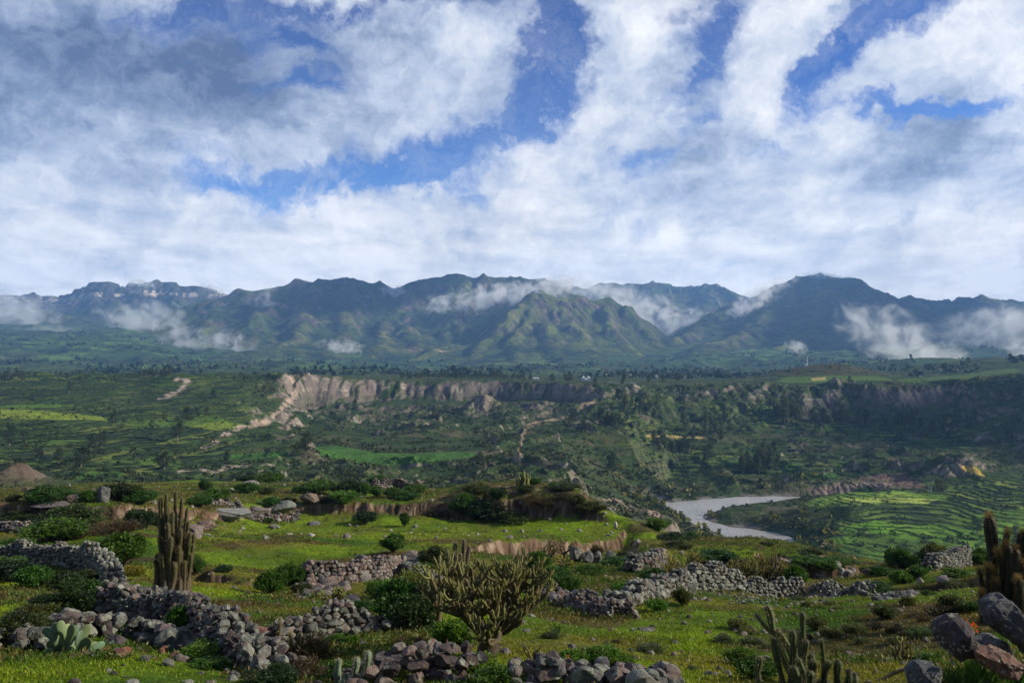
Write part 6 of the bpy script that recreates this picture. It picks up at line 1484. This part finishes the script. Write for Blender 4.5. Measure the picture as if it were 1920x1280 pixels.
# ------------------------------------------------------------------ eucalyptus and other valley trees
def tree_meshes(seed, broad=False):
    """a tree twenty units high"""
    rs = np.random.RandomState(seed); parts, tr = [], []
    Ht = 20.0; lean = rs.normal() * .8
    P = [(lean * t * t, rs.normal() * .1, Ht * .86 * t - .4 * (t == 0)) for t in np.linspace(0, 1, 7)]
    tr.append(tube(P, np.linspace(.42, .06, 7), 7, col=(.19, .165, .13)))
    nl = 16 if not broad else 22
    for i in range(nl):
        t = .16 + .84 * (i + rs.rand()) / nl; a = rs.rand() * 6.28; reach = (2.0 + 1.4 * rs.rand()) * (1.15 - t * .75) if not broad else (3.2 + 2.6 * rs.rand()) * math.sin(min(1, t * 1.1) * 2.6 + .2)
        b0 = np.array([lean * t * t, 0, Ht * .84 * t]); e_ = b0 + np.array([math.cos(a) * reach, math.sin(a) * reach, 1.2 + 1.4 * rs.rand()])
        tr.append(tube([b0, (b0 + e_) / 2 + np.array([0, 0, -.2]), e_], [.14 * (1.2 - t), .09 * (1.2 - t), .03], 4, col=(.17, .14, .11)))
        for q in range(3):
            c = b0 + (e_ - b0) * (.45 + .3 * q) + rs.normal(size=3) * .35; rr = np.array([1.15, 1.15, 1.35 if not broad else 1.0]) * (.75 + .6 * rs.rand()) * (1.0 if not broad else 1.25)
            d = rand_dirs(34, rs); P_ = c + d * rr * (.35 + .65 * rs.rand(34, 1) ** .5)
            sh = .75 + .5 * rs.rand(); parts.append(leaves(P_, .85, rs, -.35, .42, d * .4, np.array((.056, .076, .032)) * sh if not broad else np.array((.030, .046, .020)) * sh, .35))
    V, F, K = merge(parts); cr = np_mesh('crown', V, F, M_leaf, K, smooth_=False); V, F, K = merge(tr); tk = np_mesh('trunk', V, F, M_bark, K)
    return cr, tk
TREES = [tree_meshes(800 + i, False) for i in range(4)] + [tree_meshes(810 + i, True) for i in range(3)]
_tn = 0
def tree(px, D, hpx, label, group, broad=False, py=None, lo=None, hi=None, wide=1.0, name='eucalyptus_tree'):
    global _tn
    if py is not None: g = ground(px, py, lo, hi)
    else:
        x = (px - 960) / FOC * D; g = Vector((x, D, H(x, D)))
    h = hpx * g.y / FOC; s = h / 20.0; rs = np.random.RandomState(4000 + _tn); _tn += 1
    cr, tk = TREES[(4 + rs.randint(3)) if broad else rs.randint(4)]
    e = empty(name, tuple(g), label, 'tree', group, rs.rand() * 6.28); w = s * wide * (1.15 + .6 * rs.rand()); e.scale = (w, w, s)
    add_obj('crown', cr, e); add_obj('trunk', tk, e)
rt = np.random.RandomState(55)
def row(n, x0, x1, d0, d1, h0, h1, label, group, **kw):
    for i in range(n):
        t = (i + rt.rand() * .9) / n; tree(x0 + (x1 - x0) * t, d0 + (d1 - d0) * rt.rand(), h0 + (h1 - h0) * rt.rand(), label, group, **kw)
row(52, 752, 1000, 1180, 1300, 9, 16, 'slender tree in the long grove along the rim of the pale cliff', 'grove on the cliff rim')
row(16, 262, 322, 1000, 1050, 12, 19, 'pale green tree in the grove above the terraces beside the pale rock scar', 'grove above the terraces')
row(14, 440, 552, 930, 1010, 8, 16, 'thin tree on the terraced ridge beside the cliff corner', 'trees by the cliff corner')
row(12, 95, 240, 960, 1040, 9, 16, 'tree on the skyline of the terraced ridge', 'trees on the terrace skyline')
row(7, 0, 45, 900, 980, 14, 24, 'tree in the clump at the end of the terraced ridge', 'clump at the ridge end')
row(16, 1450, 1498, 930, 975, 24, 36, 'tall dark eucalyptus in the dense stand under the plateau edge', 'stand under the plateau edge')
row(20, 1390, 1458, 700, 740, 26, 42, 'dark eucalyptus in the grove on the middle terraces', 'grove on the middle terraces')
row(12, 1122, 1176, 780, 810, 20, 28, 'dark tree in the short row below the rim spur', 'row below the rim spur')
row(13, 1226, 1300, 770, 800, 22, 34, 'dark tree in the row above the tan stubble strip', 'row above the stubble strip')
row(10, 1150, 1240, 890, 960, 18, 30, 'tree among the upper terraces beside the rim spur', 'upper terrace trees')
row(9, 1298, 1372, 860, 930, 18, 30, 'tree among the upper terraces before the plateau edge', 'upper terrace trees beyond')
row(12, 1660, 1830, 820, 900, 20, 36, 'dark tree in the shaded wood under the rock band', 'wood under the rock band')
row(8, 1380, 1560, 980, 1040, 12, 22, 'tree along the foot of the plateau edge', 'trees at the plateau foot')
row(7, 1560, 1700, 985, 1040, 10, 18, 'small tree among the pink clay of the plateau edge', 'trees on the clay edge')
for (px, py, lo, hi, h, b_, lb) in [
 (575, 852, 480, 640, 44, True, 'broad tree on the green knoll beside the bright pasture'), (152, 878, 360, 480, 46, True, 'full round tree standing alone on the lower terraces'),
 (333, 828, 480, 640, 50, False, 'tall pointed tree on the terraces below the bright strip'), (350, 792, 560, 760, 32, True, 'dark round tree on the bright terrace'), (212, 800, 520, 700, 34, False, 'slender tree by the dark cliff band'),
 (308, 880, 360, 520, 34, True, 'dark tree above the pale rock outcrop'), (246, 898, 300, 460, 28, False, 'thin tree over the lowest terraces'), (284, 803, 500, 700, 16, True, 'low dark tree on the dark terraces'), (308, 790, 560, 760, 18, False, 'small tree beside the bright terrace'),
 (371, 784, 580, 800, 22, False, 'first of the tree pair on the bright terrace'), (388, 782, 580, 800, 24, False, 'second of the tree pair on the bright terrace'), (425, 866, 400, 560, 22, True, 'round tree at the start of the green pasture'),
 (18, 835, 420, 560, 44, True, 'wide dark tree in the corner of the lower terraces'), (48, 830, 440, 580, 26, True, 'dark bushy tree beside the wide dark one'), (170, 845, 440, 560, 36, True, 'big dark tree behind the full round one'), (190, 840, 440, 560, 30, True, 'dark tree touching the big dark one'),
 (72, 862, 400, 500, 26, True, 'grey green tree amid the lower terraces'), (110, 868, 400, 480, 30, True, 'second grey green tree amid the lower terraces'), (60, 755, 640, 800, 17, True, 'pale tree pair above the bright yellow strip'), (130, 737, 800, 960, 24, False, 'pale green poplar like tree on the dark terraces'), (164, 740, 780, 900, 14, False, 'small pale tree on the dark terraces'),
 (400, 750, 800, 960, 24, False, 'tree standing in the middle of the high terraces'), (1036, 716, 1120, 1400, 17, True, 'round tree on the cliff rim, nearest the grove'), (1062, 719, 1100, 1400, 20, False, 'first tree of the rim pair by the white towers'), (1068, 719, 1100, 1400, 22, True, 'second tree of the rim pair by the white towers'),
 (1116, 719, 1090, 1400, 12, True, 'small leaning tree beside the white towers'), (1168, 724, 1040, 1400, 26, False, 'tall tree on the rim beyond the white towers'), (1216, 718, 1090, 1400, 14, True, 'low tree on the rim between two tall ones'), (1243, 720, 1090, 1400, 20, False, 'slim tree on the rim beside the low one'), (1272, 716, 1080, 1500, 16, True, 'far tree on the rim before the farmland'),
 (1075, 792, 720, 1000, 22, True, 'dark round tree on the spur slope'), (1093, 808, 640, 800, 22, True, 'olive tree below the dark round spur tree'), (1150, 862, 480, 640, 38, False, 'slender olive tree on the smooth dark hill'), (1143, 856, 480, 640, 30, False, 'second slender olive tree on the smooth dark hill'),
 (1328, 868, 540, 760, 42, True, 'big tree at the corner of the dark fields'), (1380, 828, 660, 820, 16, True, 'small tree by the green strip'), (1285, 805, 760, 900, 30, False, 'tree at the end of the stubble strip row'), (1322, 825, 680, 860, 28, False, 'tree beyond the stubble strip'), (1352, 830, 660, 860, 30, False, 'second tree beyond the stubble strip'),
 (1525, 792, 800, 960, 30, True, 'tree over the light green plot'), (1545, 790, 800, 960, 26, True, 'second tree over the light green plot'), (1580, 792, 780, 960, 38, False, 'tall tree amid the green plots'), (1610, 792, 780, 960, 24, False, 'medium tree amid the green plots'), (1625, 793, 780, 960, 26, True, 'round tree amid the green plots'),
 (1688, 797, 740, 940, 28, True, 'round tree beside the striped plots'), (1702, 797, 740, 940, 20, False, 'slim tree beside the striped plots'), (1746, 812, 700, 880, 30, False, 'slender tree at the striped plots corner'), (1770, 818, 680, 860, 28, False, 'tree by the brook hollow'), (1893, 826, 640, 860, 24, True, 'tree on the shaded slope'),
 (1518, 882, 540, 700, 32, True, 'dark tree over the bright green plot'), (1762, 926, 520, 640, 30, True, 'yellow leaved tree beside the power line poles'), (1832, 1000, 300, 480, 36, True, 'dark lone tree in the green fields below the hill'), (1905, 1010, 300, 480, 26, True, 'tree in the green fields behind the dark cacti'),
 (300, 870, 400, 560, 16, True, 'small tree above the pale outcrop'), (900, 868, 430, 600, 22, True, 'pale bushy tree in the scrub below the pasture'), (625, 790, 760, 960, 22, True, 'tree in the bowl under the cliff'), (665, 760, 900, 1100, 12, True, 'small tree at the foot of the cliff'),
]:
    tree(px, 0, h, lb, 'single trees of the valley', b_, py, lo, hi, name='valley_tree' if b_ else 'eucalyptus_tree')

# ------------------------------------------------------------------ buildings and poles
def simple_mat(name, c, r=.8):
    m, t, b = new_mat(name); b.inputs['Roughness'].default_value = r
    tcn = mk(t, 'ShaderNodeTexCoord'); f = mth(t, 'ADD', mth(t, 'MULTIPLY', noise(t, tcn.outputs['Object'], 1.3, 5, .7), .3), .85)
    rgb = mk(t, 'ShaderNodeRGB'); rgb.outputs[0].default_value = (*c, 1); t.links.new(vmth(t, 'SCALE', rgb.outputs[0], f), b.inputs['Base Color']); return m
M_lime = simple_mat('limewash', (.80, .80, .78)); M_dark = simple_mat('dark_opening', (.03, .03, .035)); M_steel = simple_mat('galvanised_steel', (.5, .5, .5), .5); M_roof = simple_mat('tin_roof', (.42, .42, .42), .5); M_wood = simple_mat('grey_timber', (.22, .20, .17))
import bmesh
def bxm(name, boxes, mat, parent, bevel=0.0):
    bm = bmesh.new()
    for (x, y, z, sx, sy, sz) in boxes:
        r = bmesh.ops.create_cube(bm, size=1.0, matrix=Matrix.Translation((x, y, z)) @ Matrix.Diagonal((sx, sy, sz, 1)))
    me = bpy.data.meshes.new(name); bm.to_mesh(me); bm.free(); me.materials.append(mat)
    return add_obj(name, me, parent)
def arch_panel(name, w, h, x, y, z, mat, parent):
    a = [(-w / 2, 0), (w / 2, 0), (w / 2, h - w / 2)] + [(w / 2 * math.cos(t), h - w / 2 + w / 2 * math.sin(t)) for t in np.linspace(.3, math.pi - .3, 7)] + [(-w / 2, h - w / 2)]
    bm = bmesh.new(); f = bm.faces.new([bm.verts.new((x + p[0], y, z + p[1])) for p in a]); r = bmesh.ops.extrude_face_region(bm, geom=[f])
    bmesh.ops.translate(bm, verts=[v for v in r['geom'] if isinstance(v, bmesh.types.BMVert)], vec=(0, -.12, 0)); bmesh.ops.recalc_face_normals(bm, faces=bm.faces)
    me = bpy.data.meshes.new(name); bm.to_mesh(me); bm.free(); me.materials.append(mat); return add_obj(name, me, parent)
D = 1230.0; x = (1099 - 960) / FOC * D; zc = H(x, D)
e = empty('church', (x, D, max(zc, (640 - 721) / FOC * D)), 'small white church with two pointed bell towers on the cliff rim', 'church')
bxm('nave', [(0, 9, 1.4, 8, 14, 2.8)], M_lime, e); 
for sx in (-4.1, 4.1):
    t_ = bxm('bell_tower', [(sx, 0, 2.2, 4.4, 4.4, 4.4), (sx, 0, 4.5, 4.8, 4.8, .3)], M_lime, e)
    v = np.array([(-2, -2, 0), (2, -2, 0), (2, 2, 0), (-2, 2, 0), (-.9, -.9, 1.9), (.9, -.9, 1.9), (.9, .9, 1.9), (-.9, .9, 1.9), (0, 0, 3.2)]) + np.array([sx, 0, 4.65])
    q = [(0, 1, 5), (0, 5, 4), (1, 2, 6), (1, 6, 5), (2, 3, 7), (2, 7, 6), (3, 0, 4), (3, 4, 7), (4, 5, 8), (5, 6, 8), (6, 7, 8), (7, 4, 8), (0, 3, 2), (0, 2, 1)]
    add_obj('spire', np_mesh('spire', v, np.array(q), M_lime, smooth_=False), t_)
    arch_panel('arch_opening', 1.3, 2.6, sx, -2.16, 1.2, M_dark, t_)
bxm('facade', [(0, -1, 1.3, 3.8, .6, 2.6)], M_lime, e)
def hut(label, px, py, lo, hi, w, d, h, wall, roof, name='farmhouse'):
    g = ground(px, py, lo, hi); e = empty(name, tuple(g), label, 'house'); bxm('wall', [(0, 0, h / 2 - .3, w, d, h + .6)], wall, e)
    v = np.array([(-w / 2 - .3, -d / 2 - .3, h), (w / 2 + .3, -d / 2 - .3, h), (w / 2 + .3, d / 2 + .3, h), (-w / 2 - .3, d / 2 + .3, h), (-w / 2 - .3, 0, h + d * .3), (w / 2 + .3, 0, h + d * .3)]); v[:, 2] += .05
    add_obj('roof', np_mesh('roof', v, np.array([(0, 1, 5), (0, 5, 4), (3, 4, 5), (3, 5, 2), (0, 4, 3), (1, 2, 5), (0, 3, 2), (0, 2, 1)]), roof, smooth_=False), e)
    bxm('door', [(w * .1, -d / 2 - .04, 1, 1, .1, 2)], M_dark, e); bxm('window', [(-w * .25, -d / 2 - .04, 1.4, .9, .1, .9)], M_dark, e)
hut('low house with a pale tin roof behind the grove on the cliff rim', 1005, 712, 1110, 1450, 9, 5, 2.6, M_lime, M_roof)
hut('tiny white hut at the foot of the white pole on the round hill', 1512, 686, 1180, 1420, 3.2, 3, 2.4, M_lime, M_roof, 'hut')
x = (1513.6 - 960) / FOC * 1300; zb = H(x, 1300); e = empty('mast', (x, 1300, zb), 'tall white pole rising from the round hill', 'mast')
V, F, K = tube([(0, 0, -.5), (0, 0, 8), (0, 0, 17)], [.45, .38, .3], 10); add_obj('pole', np_mesh('pole', V, F, M_lime), e); V, F, K = tube([(0, 0, 16.6), (1.2, 0, 17.6), (3.4, 0, 18.4)], [.3, .25, .2], 8); add_obj('bracket', np_mesh('bracket', V, F, M_lime), e)
g = ground(1743, 923, 520, 640); e = empty('utility_pole', tuple(g), 'pair of grey power line poles joined by a crossbar at the field edge', 'utility pole')
for sx in (-.95, .95):
    V, F, K = tube([(sx, 0, -.4), (sx, 0, 5.4)], [.20, .16], 8); add_obj('post', np_mesh('post', V, F, M_steel), e)
bxm('crossbar', [(0, 0, 4.3, 2.6, .18, .2)], M_steel, e)
# low wall of white posts along the rim beyond the church
x0_, x1_ = (1140 - 960) / FOC * 1150, (1192 - 960) / FOC * 1120
bs = []
for i in range(16):
    t = i / 15; xx = x0_ + (x1_ - x0_) * t; yy = 1150 - 30 * t
    if i in (3, 8, 11): continue
    bs.append((xx - x0_, yy - 1150, H(xx, yy) - H(x0_, 1150) + .6, 2.0, .4, 1.3))
o = bxm('boundary_wall', bs, M_lime, None); o.location = (x0_, 1150, H(x0_, 1150)); set_meta(o, 'broken whitewashed boundary wall along the rim beyond the church', 'wall')
# ------------------------------------------------------------------ low clouds on the mountain sides
def cloud(label, px, py, D, wpx, hpx, ang, dens, seed, depth=None, rag=1.0, group='low clouds on the mountain sides'):
    v, f = ico(3); k = D / FOC; w, h = wpx * k * .72, hpx * k * .95; dp = (depth or min(w, h * 2.2))
    me = np_mesh('cloud', v, f, None); o = add_obj('cloud', me, loc=((px - 960) * k, D, (640 - py) * k)); o.scale = (w, dp, h); o.rotation_euler = (0, -R(ang), 0)
    m = bpy.data.materials.new('cloud_vapour'); m.use_nodes = True; t = m.node_tree
    for n_ in list(t.nodes): t.nodes.remove(n_)
    vv = mk(t, 'ShaderNodeVolumePrincipled'); ou = mk(t, 'ShaderNodeOutputMaterial'); t.links.new(vv.outputs[0], ou.inputs['Volume'])
    tcn = mk(t, 'ShaderNodeTexCoord'); P = tcn.outputs['Object']
    an = 1.0 / min(w, h) * 1.0
    mp = mk(t, 'ShaderNodeMapping'); mp.inputs['Scale'].default_value = (w / h * 1.1, dp / h, 1.15); mp.inputs['Location'].default_value = (seed * 3.7, seed * 1.3, seed * .9); t.links.new(P, mp.inputs[0])
    nn = noise(t, mp.outputs[0], 1.3, 6, .62, .6)
    r = vmth(t, 'LENGTH', P); fall = mth(t, 'SUBTRACT', 1.0, mth(t, 'POWER', r, 1.6))
    q = mth(t, 'ADD', fall, mth(t, 'MULTIPLY', mth(t, 'SUBTRACT', nn, .5), 5.0 * rag))
    q = mth(t, 'MULTIPLY', smooth(t, q, .45, 1.7), smooth(t, fall, 0.0, .35))
    t.links.new(mth(t, 'MULTIPLY', q, dens * .62 / min(w, h)), vv.inputs['Density']); vv.inputs['Color'].default_value = (.98, .99, 1, 1); vv.inputs['Anisotropy'].default_value = .2
    me.materials.append(m); set_meta(o, label, 'cloud', group, 'stuff')
    m.cycles.volume_step_rate = .5 if hasattr(m.cycles, 'volume_step_rate') else None
cloud('long white cloud band wrapping the shoulder behind the pyramid shaped mountain', 935, 558, 4900, 270, 36, 6, 3.2, 1)
cloud('bright tail of cloud trailing off the pyramid summit', 1035, 536, 5000, 120, 26, 12, 3.0, 2)
cloud('dense white cloud bank filling the pass behind the pyramid mountain', 1195, 585, 5300, 130, 66, -18, 5.0, 3)
cloud('cloud scrap drifting past the pass beside the dome mountain', 1285, 600, 5200, 80, 36, 10, 2.0, 4)
cloud('thin cloud veil over the far ridge beside the pyramid summit', 1115, 545, 5700, 150, 26, 0, 2.0, 5)
cloud('slanting cloud streamer sliding off the dome mountain', 1425, 555, 5000, 130, 30, 30, 2.6, 6)
cloud('small puff under the slanting cloud streamer', 1385, 578, 4900, 50, 18, 10, 1.6, 7)
cloud('thin cloud cap lying on the dome mountain', 1545, 517, 5650, 90, 10, -4, 1.6, 8)
cloud('large ragged cloud drifting before the dome mountain foot', 1680, 640, 3100, 210, 66, -32, 1.5, 9, rag=1.2)
cloud('lower trailing wisp of the large ragged cloud', 1745, 668, 3000, 130, 40, -10, 1.0, 10)
cloud('wide pale cloud rolling along the far end of the range', 1870, 620, 3600, 200, 66, 8, 1.3, 11)
cloud('small bright puff over the round hill road', 1492, 652, 2900, 36, 22, -30, 2.0, 12)
cloud('cloud wedge in the gap between the crag and the ridge', 262, 596, 4600, 130, 46, 4, 3.0, 13)
cloud('cloud heap at the foot of the long ridge', 345, 642, 3600, 100, 46, -20, 2.2, 14)
cloud('second cloud heap at the foot of the long ridge', 432, 640, 3600, 80, 34, -10, 2.0, 15)
cloud('small faint cloud clinging to the long ridge side', 495, 557, 4700, 60, 34, 20, 1.5, 16)
cloud('small flat cloud at the foot of the central mountain', 640, 650, 3600, 80, 20, -6, 1.6, 17)
cloud('pale cloud filling the saddle beside the central mountain', 742, 546, 5400, 56, 20, 0, 2.4, 18)
cloud('cloud fog covering the outer end of the crag range', 5, 585, 4800, 170, 56, 0, 2.6, 19)
cloud('cloud veil hanging before the outer terraces', 60, 640, 4200, 160, 50, 10, 1.1, 20)
cloud('cloud cap on the crag summit', 262, 530, 6500, 60, 14, -8, 2.2, 21)
cloud('cloud wisp on the end of the crag summit', 400, 540, 6500, 60, 12, -20, 1.8, 22)
cloud('low fog in the valley at the outer edge of the range', 1915, 665, 2900, 60, 50, 0, 1.6, 23)

# unseen cloud banks added towards the sun to shade range and valley
def bank(label, x, y, z, rx, ry, rz, seed):
    rs = np.random.RandomState(seed); parts = []; v0, f0 = ico(3)
    for i in range(26):
        a = rs.rand() * 6.28; r = math.sqrt(rs.rand()) * .8; s = .30 + .28 * rs.rand() * (1.2 - r)
        c = np.array([math.cos(a) * r, math.sin(a) * r, (rs.rand() - .3) * .5]); v = v0 * s
        nrm = 1 + .22 * perlin(v0[:, 0] * 2.3 + i * 3, v0[:, 1] * 2.3 + v0[:, 2] * 1.7, 7)[:, None] + .10 * perlin(v0[:, 0] * 6 + i, v0[:, 1] * 6 - v0[:, 2] * 5, 8)[:, None]
        parts.append(((v * nrm + c) * np.array([rx, ry, rz]), f0, np.ones(3)))
    V, F, K = merge(parts); o = add_obj('shade_cloud_bank', np_mesh('shade_cloud_bank', V, F, M_shadecloud), loc=(x, y, z))
    return set_meta(o, label, 'cloud', 'added cloud banks out of view', 'stuff')
m, t, b = new_mat('shade_cloud_body'); b.inputs['Base Color'].default_value = (.9, .9, .92, 1); b.inputs['Roughness'].default_value = 1
tr = mk(t, 'ShaderNodeBsdfTranslucent'); tr.inputs[0].default_value = (.9, .9, .92, 1); ms = mk(t, 'ShaderNodeMixShader'); ms.inputs[0].default_value = .3
t.links.new(b.outputs[0], ms.inputs[1]); t.links.new(tr.outputs[0], ms.inputs[2]); t.links.new(ms.outputs[0], t.nodes['Material Output'].inputs[0]); M_shadecloud = m
tan_ = 1 / math.tan(R(SUN_EL))
def over(label, x, y, z, h, rx, ry, seed): bank(label, x + (h - z) * tan_ * math.sin(R(SUN_AZ)), y + (h - z) * tan_ * math.cos(R(SUN_AZ)), h, rx, ry, rx * .16, seed)
over('unseen cloud bank added to shade the shoulders of the dome mountain', 2500, 5300, 150, 1700, 1250, 1500, 1)
over('unseen cloud bank added to shade the long ridge and the crag range', -1350, 5400, 150, 3000, 520, 800, 2)
over('small unseen cloud bank added to shade the wooded slopes under the plateau edge', 560, 850, -90, 1150, 190, 200, 3)
# ------------------------------------------------------------------ the air
def haze():
    x0, x1, y0, y1, z0, z1 = -9300, 9300, -60, 9900, -420, 900
    V = [(x, y, z) for z in (z0, z1) for y in (y0, y1) for x in (x0, x1)]
    F = [(0, 2, 3, 1), (4, 5, 7, 6), (0, 1, 5, 4), (2, 6, 7, 3), (0, 4, 6, 2), (1, 3, 7, 5)]
    m = bpy.data.materials.new('air'); m.use_nodes = True; t = m.node_tree
    for n in list(t.nodes): t.nodes.remove(n)
    v = mk(t, 'ShaderNodeVolumePrincipled'); o = mk(t, 'ShaderNodeOutputMaterial')
    v.inputs['Color'].default_value = (0.26, 0.52, 1.0, 1); v.inputs['Density'].default_value = HAZE; v.inputs['Anisotropy'].default_value = 0.1
    t.links.new(v.outputs[0], o.inputs['Volume'])
    me = np_mesh('haze', np.array(V), np.array(F), m, smooth_=False)
    set_meta(add_obj('haze', me), 'thin blue haze in the air over the valley', kind='stuff')
HAZE = 0.000075
haze()
